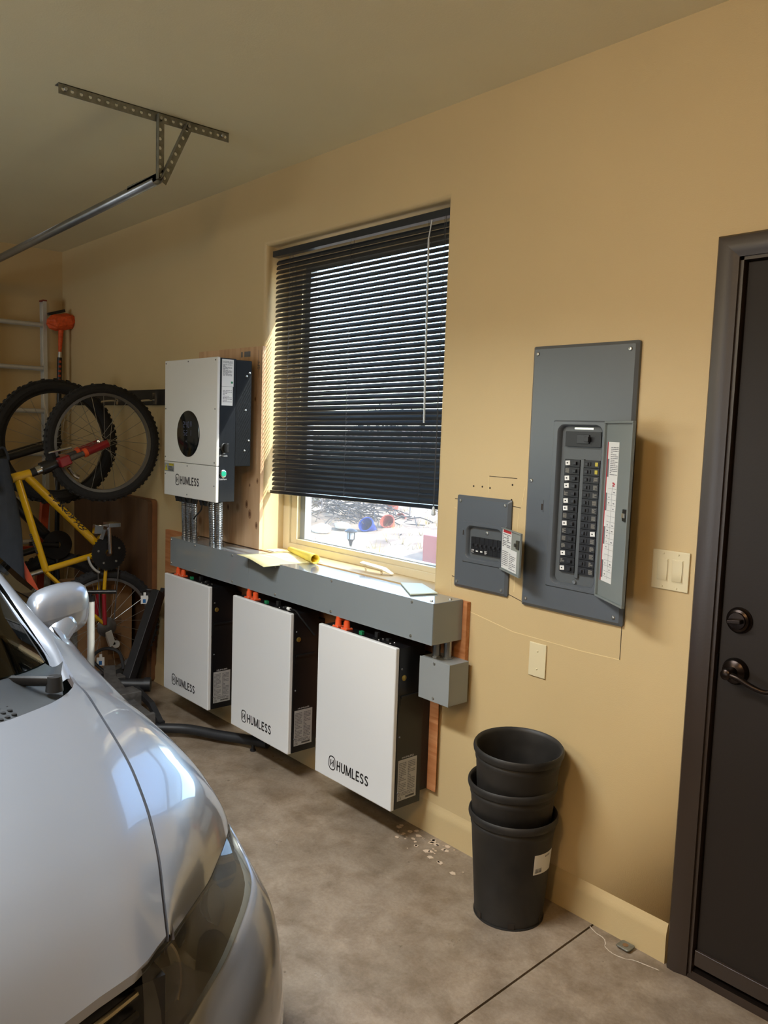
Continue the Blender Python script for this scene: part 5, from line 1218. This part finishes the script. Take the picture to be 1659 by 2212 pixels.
bm = new(); tube(bm, [(-2.66, -.30, .055), (-2.79, -.055, .60)], .012, square=True); obj('mast_rib', bm, M_RACK, hr)
bm = new(); tube(bm, [(-2.72, -.40, .20), (-2.58, -.455, .185), (-2.25, -.50, .150), (-1.99, -.535, .165)], .030, square=True); obj('hitch_tongue', bm, M_RACKD, hr, bev=.003)
bm = new(); tube(bm, [(-1.995, -.534, .165), (-1.965, -.538, .166)], .036, square=True); obj('tongue_collar', bm, M_RACKD, hr, bev=.002)
bm = new(); box(bm, -2.36, -2.26, -.54, -.43, .10, .215); obj('pivot_bracket', bm, M_RACKD, hr, bev=.004)
bm = new(); box(bm, -2.65, -2.58, -.46, -.37, .06, .20); obj('mast_bracket', bm, M_RACKD, hr, bev=.004)
bm = new(); cyl(bm, (-2.60, -.47, .170), (-2.490, -.305, .165), .030, seg=16); cyl(bm, (-2.492, -.308, .165), (-2.474, -.281, .165), .037, seg=16); obj('swing_arm', bm, M_RACK, hr, smooth=True)
bm = new(); tube(bm, [(-2.48, -.36, .155), (-2.30, -.36, .12), (-2.16, -.375, .06)], .014, square=True); obj('strut', bm, M_RACK, hr)
bm = new(); tube(bm, resample([(-2.33, -.56, .050), (-2.20, -.44, .048), (-2.09, -.30, .046), (-2.00, -.235, .043), (-1.92, -.19, .04), (-1.80, -.12, .042), (-1.68, -.07, .048)], 30), .024, 12); wt = obj('wheel_tray', bm, M_RACK, hr, smooth=True)
bm = new(); cyl(bm, (-1.745, -.110, .0), (-1.745, -.110, .04), .008, seg=10); cyl(bm, (-1.745, -.11, 0), (-1.745, -.11, .008), .014, seg=10); obj('tray_foot', bm, M_RACK, wt, smooth=True)
bm = new(); box(bm, -2.335, -2.315, -.585, -.545, 0, .03); box(bm, -2.20, -2.15, -.39, -.36, .03, .08); obj('clamp_block', bm, M_RACK, hr)
bm = new(); tube(bm, spline([(-2.72, -.42, .19), (-2.78, -.47, .26), (-2.80, -.40, .30), (-2.76, -.33, .28), (-2.70, -.33, .20)], 5), .009, 8); obj('wheel_strap', bm, M_RACK, hr, smooth=True)
bm = new(); box(bm, -2.80, -2.74, -.155, -.10, .575, .60); tube(bm, [(-2.77, -.10, .59), (-2.80, -.15, .60), (-2.84, -.17, .585)], .008, 6); obj('upper_hook', bm, M_RACK, hr)
for (p, lab) in (((-2.80, -.165, .545), 'white tag with blue print at the top of the bike rack mast'), ((-2.79, -.42, .235), 'white tag with blue print on the bike rack strap near the floor')):
    t = thing('hang_tag', lab, 'tag', p, 'tags on the bike rack'); x, y, z = p; u_ = Vector((.36, .93, 0))
    bm = new(); fbox(bm, p, u_, vz, (.93,-.36,0), -.020, .020, -.022, .024, 0, .001); fbox(bm, p, u_, vz, (.93,-.36,0), -.006, .008, .024, .042, 0, .001); q = obj('tag_card', bm, M_WHITE, t)
    bm = new(); fbox(bm, p, u_, vz, (.93,-.36,0), -.009, .007, -.017, .004, .001, .0015); obj('tag_print', bm, M_BLUEP, q)

# ================================================================== CAR
car = thing('car', 'silver car parked nose forward in front of the batteries', 'car', (-1.3, -2.12, 0))
YC = -2.12
A = [(-.700,-1.412,.958), (-.580,-1.425,.928), (-.470,-1.436,.900), (-.392,-1.439,.893), (-.259,-1.457,.878), (-.120,-1.473,.854), (-.034,-1.485,.835), (.073,-1.506,.806), (.136,-1.522,.784), (.192,-1.539,.762), (.250,-1.560,.733), (.305,-1.579,.700)]
Ah = A[2:]
def mir(p): return Vector((p[0], 2*YC-p[1], p[2]))
NS_, NT = 31, 19
left = resample(Ah, NS_)
rear = resample([A[2], (-.428,-1.458,.901), (-.382,-1.491,.903), (-.332,-1.540,.906), (-.291,-1.598,.910), (-.242,-1.675,.916), (-.185,-1.82,.927), (-.15,-1.97,.935), (-.14,YC,.938)], NT)
front = resample([A[-1], (.325,-1.610,.699), (.353,-1.651,.697), (.372,-1.724,.693), (.390,-1.782,.690), (.415,-1.88,.690), (.44,-2.0,.692), (.45,YC,.693)], NT)
cen = resample([(-.14,YC,.938), (.02,YC,.915), (.18,YC,.873), (.30,YC,.825), (.39,YC,.765), (.45,YC,.693)], NS_)
def coons(l, r, b, t, ns, n_t):
    rows = []
    for i in range(ns):
        s = i/(ns-1); row = []
        for j in range(n_t):
            u_ = j/(n_t-1)
            p = l[i]*(1-u_)+r[i]*u_+b[j]*(1-s)+t[j]*s-(b[0]*(1-s)*(1-u_)+b[-1]*(1-s)*u_+t[0]*s*(1-u_)+t[-1]*s*u_)
            row.append(p)
        rows.append(row)
    return rows
H = coons(left, cen, rear, front, NS_, NT)
full = [[p for p in r]+[mir(p) for p in r[:-1][::-1]] for r in H]
# turn the hood's rim down a little so the shut line reads
for i, r in enumerate(full):
    L_ = r[0]+Vector((0,-.0030,0)); R_ = r[-1]+Vector((0,.0030,0))
    full[i] = [L_+Vector((0,-.001,-.016)), L_]+[q.copy() for q in r[1:-1]]+[R_, R_+Vector((0,.001,-.016))]
full = [[q+Vector((.004,0,-.02)) for q in full[0]]]+full+[[q+Vector((-.004,0,-.020)) for q in full[-1]]]
bm = new(); grid(bm, full); obj('hood', bm, M_CARP, car, smooth=True)
# fenders: from the shut line over the shoulder to the character line / lamp edge
NF = 45
Af = resample([Vector(p)+Vector((0,.0025,0)) for p in A], NF)
Oc = resample([(-.72,-1.243,.70), (-.50,-1.230,.69), (-.33,-1.226,.682), (-.18,-1.232,.672), (-.08,-1.248,.660), (-.038,-1.261,.655), (.021,-1.305,.658), (.091,-1.364,.663), (.153,-1.419,.667), (.198,-1.467,.672), (.249,-1.522,.678), (.300,-1.572,.690)], NF)
NB_ = 17
def fender_rows():
    rows = []
    for i in range(NF):
        a, o = Af[i], Oc[i]; dz_ = a.z-o.z
        c = Vector((a.x*.45+o.x*.55, o.y+.16*(a.y-o.y), a.z-.28*dz_))
        row = [a+Vector((0,-.001,-.014))]
        for k in range(NB_):
            t_ = k/(NB_-1); row.append(a*(1-t_)**2+c*2*t_*(1-t_)+o*t_*t_)
        rows.append(row)
    return rows
FR = fender_rows()
WHX, WHZ, WHR = -.40, .305, .345
def side_lower(rows, top):
    pass
for side in (0, 1):
    f_ = (lambda p: p) if side == 0 else mir
    bm = new(); grid(bm, [[f_(p) for p in r] for r in FR])
    # lower flank with the wheel arch
    prev = None
    for i in range(NF):
        o = Oc[i]
        if o.x > -.02: break
        xb = o.x; d_ = abs(xb-WHX)
        zb = WHZ+math.sqrt(max(0, WHR**2-d_**2)) if d_ < WHR else .22
        zb = min(zb, o.z-.005)
        col = []
        for k in range(6):
            t_ = k/5; z = o.z+(zb-o.z)*t_; y = o.y+.010*math.sin(t_*PI)*.5-.03*max(0, (.45-z))*.6; col.append(bm.verts.new(f_(Vector((xb, y, z)))))
        if prev: bridge(bm, prev, col, False)
        prev = col
    bmesh.ops.remove_doubles(bm, verts=bm.verts, dist=1e-5); obj('fender', bm, M_CARP, car, smooth=True)
    # shut line strip below hood edge
    bm = new(); grid(bm, [[f_(p+Vector((0,-.012,-.010))) for p in Af], [f_(p+Vector((0,.010,-.013))) for p in Af]]); obj('shut_line', bm, M_SEAM, car)
# headlamps
NL = 25
Cc = resample([(-.042,-1.259,.6545), (-.032,-1.264,.654), (.021,-1.305,.656), (.091,-1.364,.661), (.153,-1.419,.665), (.198,-1.467,.670), (.249,-1.522,.676), (.300,-1.572,.686), (.327,-1.612,.690), (.348,-1.645,.690)], NL)
Dc = resample([(-.030,-1.258,.643), (-.001,-1.260,.625), (.051,-1.273,.615), (.100,-1.291,.606), (.128,-1.309,.599), (.161,-1.338,.590), (.194,-1.375,.578), (.232,-1.420,.563), (.259,-1.462,.548), (.278,-1.498,.534), (.300,-1.535,.522), (.335,-1.60,.508), (.362,-1.655,.503)], NL)
def lens(off, bulge, n_=9):
    rows = []
    for i in range(NL):
        a, b = Cc[i], Dc[i]; row = []; e = math.sin(PI*min(1, i/6)*.5)
        for k in range(n_):
            t_ = k/(n_-1); p = a.lerp(b, t_); nn = Vector((.75, .55, .35)).normalized(); row.append(p+nn*(bulge*e*math.sin(PI*t_)*1.0+off))
        rows.append(row)
    return rows
for side in (0, 1):
    f_ = (lambda p: p) if side == 0 else mir
    sgn = 1 if side == 0 else -1
    bm = new(); grid(bm, [[f_(p) for p in r] for r in lens(-.010, -.045)]); hl = obj('headlamp', bm, M_LAMPB, car, smooth='all')
    bm = new(); grid(bm, [[f_(p) for p in r] for r in lens(0.001, .007)]); obj('lamp_lens', bm, M_GLENS, hl, smooth='all')
    cx = f_(Vector((.262, -1.585, .590))); ax = Vector((.86, .42*sgn, .28)).normalized()
    bm = new(); lathe(bm, [(.012, -.045), (.040, -.035), (.060, -.012), (.068, .004), (.071, .006), (.073, .004)], cx, ax, 36); obj('reflector', bm, M_CHRG, hl, smooth=True)
    bm = new(); lathe(bm, [(.022, -.03), (.024, -.01), (.018, .005), (0, .010)], cx, ax, 24); obj('bulb', bm, M_CHROME, hl, smooth=True)
    cx = f_(Vector((.150, -1.40, .612)))
    bm = new(); lathe(bm, [(.010, -.03), (.028, -.015), (.036, .0), (.038, .0)], cx, Vector((.7, .62*sgn, .3)), 24); obj('side_reflector', bm, M_LAMPB, hl, smooth=True)
    bm = new(); grid(bm, [[f_(Cc[i]+Vector((-.003,0,.0035))), f_(Cc[i]+Vector((.002,.002,-.004)))] for i in range(NL)]); obj('lamp_gasket', bm, M_CARK, hl)
# bumper: upper ledge, face and underside
Ec = resample([(-.12,-1.232,.64), (-.02,-1.252,.622), (.039,-1.264,.607), (.087,-1.276,.596), (.121,-1.289,.588), (.159,-1.319,.577), (.202,-1.363,.560), (.240,-1.412,.540), (.270,-1.460,.520), (.300,-1.505,.503), (.34,-1.58,.49), (.39,-1.70,.48), (.43,-1.85,.478), (.455,YC,.478)], 57)
Di = resample([(-.12,-1.236,.646), (-.030,-1.258,.638), (-.001,-1.262,.624), (.051,-1.275,.614), (.100,-1.293,.605), (.128,-1.311,.598), (.161,-1.340,.589), (.194,-1.377,.577), (.232,-1.422,.562), (.259,-1.464,.547), (.278,-1.500,.533), (.300,-1.537,.521), (.335,-1.60,.507), (.375,-1.70,.50), (.41,-1.85,.50), (.43,YC,.50)], 57)
M1 = resample([(-.14,-1.218,.50), (-.02,-1.222,.50), (.06,-1.232,.50), (.135,-1.258,.495), (.20,-1.303,.48), (.255,-1.360,.465), (.295,-1.415,.45), (.335,-1.48,.435), (.375,-1.56,.425), (.43,-1.70,.42), (.475,-1.87,.42), (.495,YC,.42)], 57)
M1 = [p+Vector((.008,.008,0)) for p in M1]
M2 = [p+Vector((.012, .008, -.13)) for p in M1]
M3 = [p+Vector((-.02, -.01, -.26)) for p in M1]
rowsB = []
for i in range(57):
    e, d_ = Ec[i]+Vector((.002,.002,.007)), Di[i]
    m1 = M1[i]; q1 = e+(m1-e)*.12+Vector((.004,.004,-.004))
    rowsB.append([d_+Vector((-.02,-.015,-.006)), d_, d_.lerp(e, .5)+Vector((0,0,.002)), e, q1, e.lerp(m1, .38)+Vector((.007,.007,0)), e.lerp(m1, .7)+Vector((.005,.005,0)), m1, m1.lerp(M2[i], .5)+Vector((.002,.002,0)), M2[i], M3[i], M3[i]+Vector((-.10,-.06,-.03))])
fullB = rowsB+[[mir(p) for p in r] for r in rowsB[:-1][::-1]]
bm = new(); grid(bm, fullB); obj('bumper', bm, M_CARP, car, smooth=True)
# grille between the lamps
bm = new(); top = resample([(.345,-1.650,.668), (.382,-1.76,.664), (.42,-1.92,.664), (.438,YC,.664)], 10); bot = resample([(.368,-1.655,.512), (.395,-1.76,.505), (.425,-1.92,.503), (.438,YC,.503)], 10)
rg = [[a.lerp(b, k/5)+Vector((-.02,0,0)) for k in range(6)] for a, b in zip(top, bot)]; grid(bm, rg+[[mir(p) for p in r] for r in rg[:-1][::-1]]); gr = obj('grille', bm, M_CARK, car)
for k in range(5):
    bm = new(); q = [a.lerp(b, .1+.2*k)+Vector((-.004,0,0)) for a, b in zip(top, bot)]; tube(bm, q+[mir(p) for p in q[:-1][::-1]], .006, 8); obj('grille_bar', bm, M_CHRG if k in (0, 4) else M_CARK, gr, smooth=True)
# cowl panel with vents and wipers
NW = 15
wb = [(-.525,-1.488,.945), (-.46,-1.545,.952), (-.40,-1.63,.960), (-.345,-1.74,.967), (-.30,-1.92,.973), (-.285,YC,.975)]
wt = [(-1.38,-1.625,1.375), (-1.34,-1.70,1.39), (-1.31,-1.82,1.405), (-1.29,-1.95,1.412), (-1.285,YC,1.415)]
WB = resample(wb, NW); WT = resample(wt, NW)
rear2 = resample([A[1], (-.50,-1.462,.905), (-.435,-1.475,.899), (-.385,-1.503,.899), (-.340,-1.552,.901), (-.300,-1.610,.905), (-.250,-1.690,.911), (-.195,-1.83,.921), (-.15,YC,.932)], NW)
rc_ = [[a.lerp(b, k/5)+Vector((0,0,-.012*math.sin(PI*k/5)+(-.004))) for k in range(6)] for a, b in zip(rear2, WB)]
bm = new(); grid(bm, [[mir(p) for p in r] for r in rc_[::-1]][:-1][::1]+rc_[::-1] if False else rc_+[[mir(p) for p in r] for r in rc_[:-1][::-1]]); cw = obj('cowl', bm, M_CARG, car, smooth='all')
for i in range(5):
    for j in range(4):
        p = Vector((-.262-.020*j-.010*i, -1.695+.0165*i-.003*j, .9045+.0035*j-.0004*i)); bm = new(); cyl(bm, p+Vector((0,0,-.003)), p+Vector((0,0,.0055)), .0058, seg=10); obj('vent_hole', bm, M_CARK, cw)
def wiper(f_, pts):
    bm = new(); q = [f_(Vector(p)) for p in pts]; tube(bm, spline(q, 5), .0085, 8, .012); w_ = obj('wiper', bm, M_CARK, car, smooth=True)
    bm = new(); cyl(bm, q[0]+Vector((0,0,-.022)), q[0]+Vector((0,0,.012)), .020, .016, 18); obj('wiper_cap', bm, M_CARK, w_, smooth=True)
wiper(lambda p: p, [(-.395,-1.512,.934), (-.415,-1.57,.940), (-.425,-1.66,.955), (-.42,-1.80,.980), (-.41,-1.95,.990)])
wiper(lambda p: p+Vector((0,-.62,.012)), [(-.29,-1.53,.960), (-.32,-1.62,.968), (-.35,-1.75,.975), (-.38,-1.90,.960)])
# windscreen, pillars, roof, body behind
def ws_rows(off=0.0):
    rows = []
    for a, b in zip(WB, WT): rows.append([a.lerp(b, k/8)+Vector((.0,0,.03*math.sin(PI*k/8)+off)) for k in range(9)])
    return rows+[[mir(p) for p in r] for r in rows[:-1][::-1]]
bm = new(); grid(bm, ws_rows()); wsn = obj('windscreen', bm, M_GWIND, car, smooth='all')
bm = new(); a = [WB[0].lerp(WT[0], k/8)+Vector((0,0,.03*math.sin(PI*k/8)+.002)) for k in range(9)]; b = [p+Vector((.012,-.055,.002)) for p in a]
grid(bm, [a, b]); grid(bm, [[mir(p) for p in a], [mir(p) for p in b]]); obj('screen_border', bm, M_CARK, wsn)
for side in (0, 1):
    f_ = (lambda p: p) if side == 0 else mir
    bm = new()
    pil = [((-.500,-1.448,.902), (-.505,-1.440,.900), (-.53,-1.40,.885)), ((-.58,-1.435,.928), (-.615,-1.415,.932), (-.64,-1.36,.90)), ((-.66,-1.424,.953), (-.705,-1.397,.957), (-.73,-1.335,.905)), ((-.80,-1.450,1.020), (-.84,-1.425,1.022), (-.86,-1.385,.955)), ((-.99,-1.492,1.120), (-1.02,-1.462,1.118), (-1.04,-1.43,1.06)), ((-1.22,-1.565,1.255), (-1.25,-1.535,1.252), (-1.27,-1.50,1.20)), ((-1.42,-1.640,1.375), (-1.47,-1.60,1.375), (-1.50,-1.57,1.33)), ((-1.75,-1.66,1.415), (-1.78,-1.62,1.41), (-1.80,-1.59,1.37)), ((-2.4,-1.66,1.40), (-2.4,-1.62,1.395), (-2.4,-1.59,1.36)), ((-2.95,-1.62,1.30), (-2.95,-1.57,1.29), (-2.97,-1.53,1.25)), ((-3.35,-1.52,1.02), (-3.36,-1.47,1.0), (-3.38,-1.40,.96))]
    cols = [resample([p[i] for p in pil], 40) for i in range(3)]
    grid(bm, [[f_(cols[0][k]+Vector((0,-.02,-.02))), f_(cols[0][k]), f_(cols[1][k]), f_(cols[2][k])] for k in range(40)]); obj('roof_pillar', bm, M_CARP, car, smooth='all', sub=1)
    # inner moulding along the screen edge
    bm = new(); a = [WB[0].lerp(WT[0], k/8)+Vector((-.004,.014,.03*math.sin(PI*k/8)+.004)) for k in range(9)]; b = [cols[0][int(6+k/8*14)]+Vector((.0,-.010,-.002)) for k in range(9)]
    grid(bm, [[f_(p) for p in a], [f_(p) for p in b]]); obj('screen_moulding', bm, M_CARG, car, smooth='all')
    # door and rear flank
    bm = new(); rws = []
    for x, yb_, zt in ((-.715, -1.335, .90), (-.86, -1.30, .925), (-1.3, -1.285, .945), (-2.0, -1.285, .955), (-2.7, -1.295, .965), (-3.3, -1.33, .97), (-3.9, -1.42, .955), (-4.05, -1.50, .94)):
        rws.append([f_(Vector(p)) for p in ((x, yb_-.03, zt+.005), (x, yb_, zt), (x, -1.245, zt-.11), (x, -1.222, .70), (x, -1.225, .48), (x, -1.25, .24))])
    for r in rws[-2:]:
        for p in r: p.y += (YC-p.y)*.05
    grid(bm, rws); obj('door_skin', bm, M_CARP, car, smooth='all', sub=1)
    bm = new(); a = [f_(Vector((x, -1.285+.01*(x < -2.9), .952))) for x in (-.95, -1.3, -1.8, -2.4, -2.9, -3.3)]; b = [f_(Vector(p)) for p in ((-1.02,-1.40,1.06), (-1.40,-1.545,1.29), (-1.78,-1.59,1.37), (-2.4,-1.59,1.36), (-2.95,-1.53,1.25), (-3.38,-1.40,.97))]
    grid(bm, [a, b]); obj('side_glass', bm, M_GWIND, car, smooth='all')
bm = new(); rr0 = []
for x, z, yo in ((-1.30, 1.41, -1.64), (-1.55, 1.445, -1.63), (-2.0, 1.46, -1.63), (-2.5, 1.445, -1.63), (-2.95, 1.33, -1.60)):
    rr0.append([Vector((x, yo+(2*YC-2*yo)*k/10, z-.05*(2*abs(k/10-.5))**2.5)) for k in range(11)])
grid(bm, rr0); obj('roof', bm, M_CARP, car, smooth='all')
bm = new(); grid(bm, [[Vector((-2.95, -1.60+(2*YC+3.2)*k/8, 1.32-.04*(2*abs(k/8-.5))**2)) for k in range(9)], [Vector((-3.40, -1.48+(2*YC+2.96)*k/8, .99)) for k in range(9)]]); obj('rear_window', bm, M_GWIND, car, smooth='all')
bm = new(); grid(bm, [[Vector((x, -1.40+(2*YC+2.8)*k/8, z)) for k in range(9)] for x, z in ((-3.36, .985), (-3.7, .975), (-4.02, .945), (-4.10, .80), (-4.12, .45), (-4.05, .28))]); obj('trunk', bm, M_CARP, car, smooth='all', sub=1)
bm = new(); box(bm, -4.0, -.2, -2.85, -1.39, .20, .32); box(bm, -.62, .34, -2.62, -1.60, .30, .66); obj('underbody', bm, M_CARK, car)
bm = new(); prism(bm, [(-.50, -2.70, .90), (-.62, -2.70, .94), (-1.05, -2.70, .955), (-1.15, -2.70, .85), (-1.15, -2.70, .40), (-.5, -2.70, .40)], (0, 1.16, 0)); obj('dashboard', bm, M_DASH, car, bev=.03)
bm = new(); c = Vector((-1.22, -1.72, .93)); axw = Vector((.86, 0, -.5)); u_, v_, d_ = frame_of(axw); tube(bm, [c+u_*(.185*math.cos(a))+v_*(.185*math.sin(a)) for a in [2*PI*k/36 for k in range(37)]], .015, 8); obj('steering_wheel', bm, M_CARK, car, smooth=True)
for y in (-1.72, -2.52):
    bm = new(); box(bm, -2.05, -1.50, y-.25, y+.25, .45, .62); box(bm, -2.20, -2.02, y-.25, y+.25, .55, 1.15); box(bm, -2.22, -2.10, y-.13, y+.13, 1.15, 1.33); obj('seat', bm, M_DASH, car, bev=.04)
for x in (-.40, -3.15):
    for y, sg in ((-1.33, 1), (2*YC+1.33, -1)):
        bm = new(); lathe(bm, [(.20, -.09), (.295, -.10), (.305, -.07), (.305, .07), (.295, .10), (.20, .09)], (x, y, .306), (0, sg, 0), 40, close=True); wv = obj('wheel', bm, M_TYRE, car, smooth=True)
        bm = new(); lathe(bm, [(.20, -.08), (.205, .08), (.19, .085), (.16, .06), (.05, .075), (0, .075)], (x, y, .306), (0, sg, 0), 32); obj('alloy_rim', bm, M_RIM, wv, smooth=True)
# door mirror
for side in (0, 1):
    f_ = (lambda p: p) if side == 0 else mir
    bm = new(); NR = 15
    c0 = Vector((-1.00, -1.290, .953))
    rowsM = []
    for i in range(NR):
        f = i/(NR-1); a_ = -PI/2+f*PI; k_ = max(.02, math.cos(a_))**.33; yy = c0.y+.094*math.sin(a_)*(1-.0*f)
        row = []
        for j in range(20):
            b_ = 2*PI*j/20; cx_, sx_ = math.cos(b_), math.sin(b_)
            px_ = math.copysign(abs(cx_)**.75, cx_)*.062*k_; pz = math.copysign(abs(sx_)**.75, sx_)*(.088-.004*math.sin(a_))*k_*(1 if sx_ > 0 else .92)
            if px_ < 0: px_ *= .45
            row.append(f_(Vector((c0.x+px_+.02*math.sin(a_)*-1, yy, c0.z+pz+.012*math.sin(a_)))))
        rowsM.append(row+[row[0]])
    grid(bm, rowsM); mr = obj('door_mirror', bm, M_CARP, car, smooth='all')
    bm = new(); q = [f_(Vector(p)) for p in ((-.985,-1.285,.925), (-.955,-1.315,.895), (-.93,-1.335,.865))]; tube(bm, spline(q, 4), lambda t_: .052-.014*t_, 14); obj('mirror_foot', bm, M_CARP, mr, smooth='all')
    bm = new(); box(bm, -1.033, -1.029, min(f_(Vector((0,-1.34,0))).y, f_(Vector((0,-1.19,0))).y), max(f_(Vector((0,-1.34,0))).y, f_(Vector((0,-1.19,0))).y), .925, 1.02); obj('mirror_glass', bm, M_CHROME, mr)
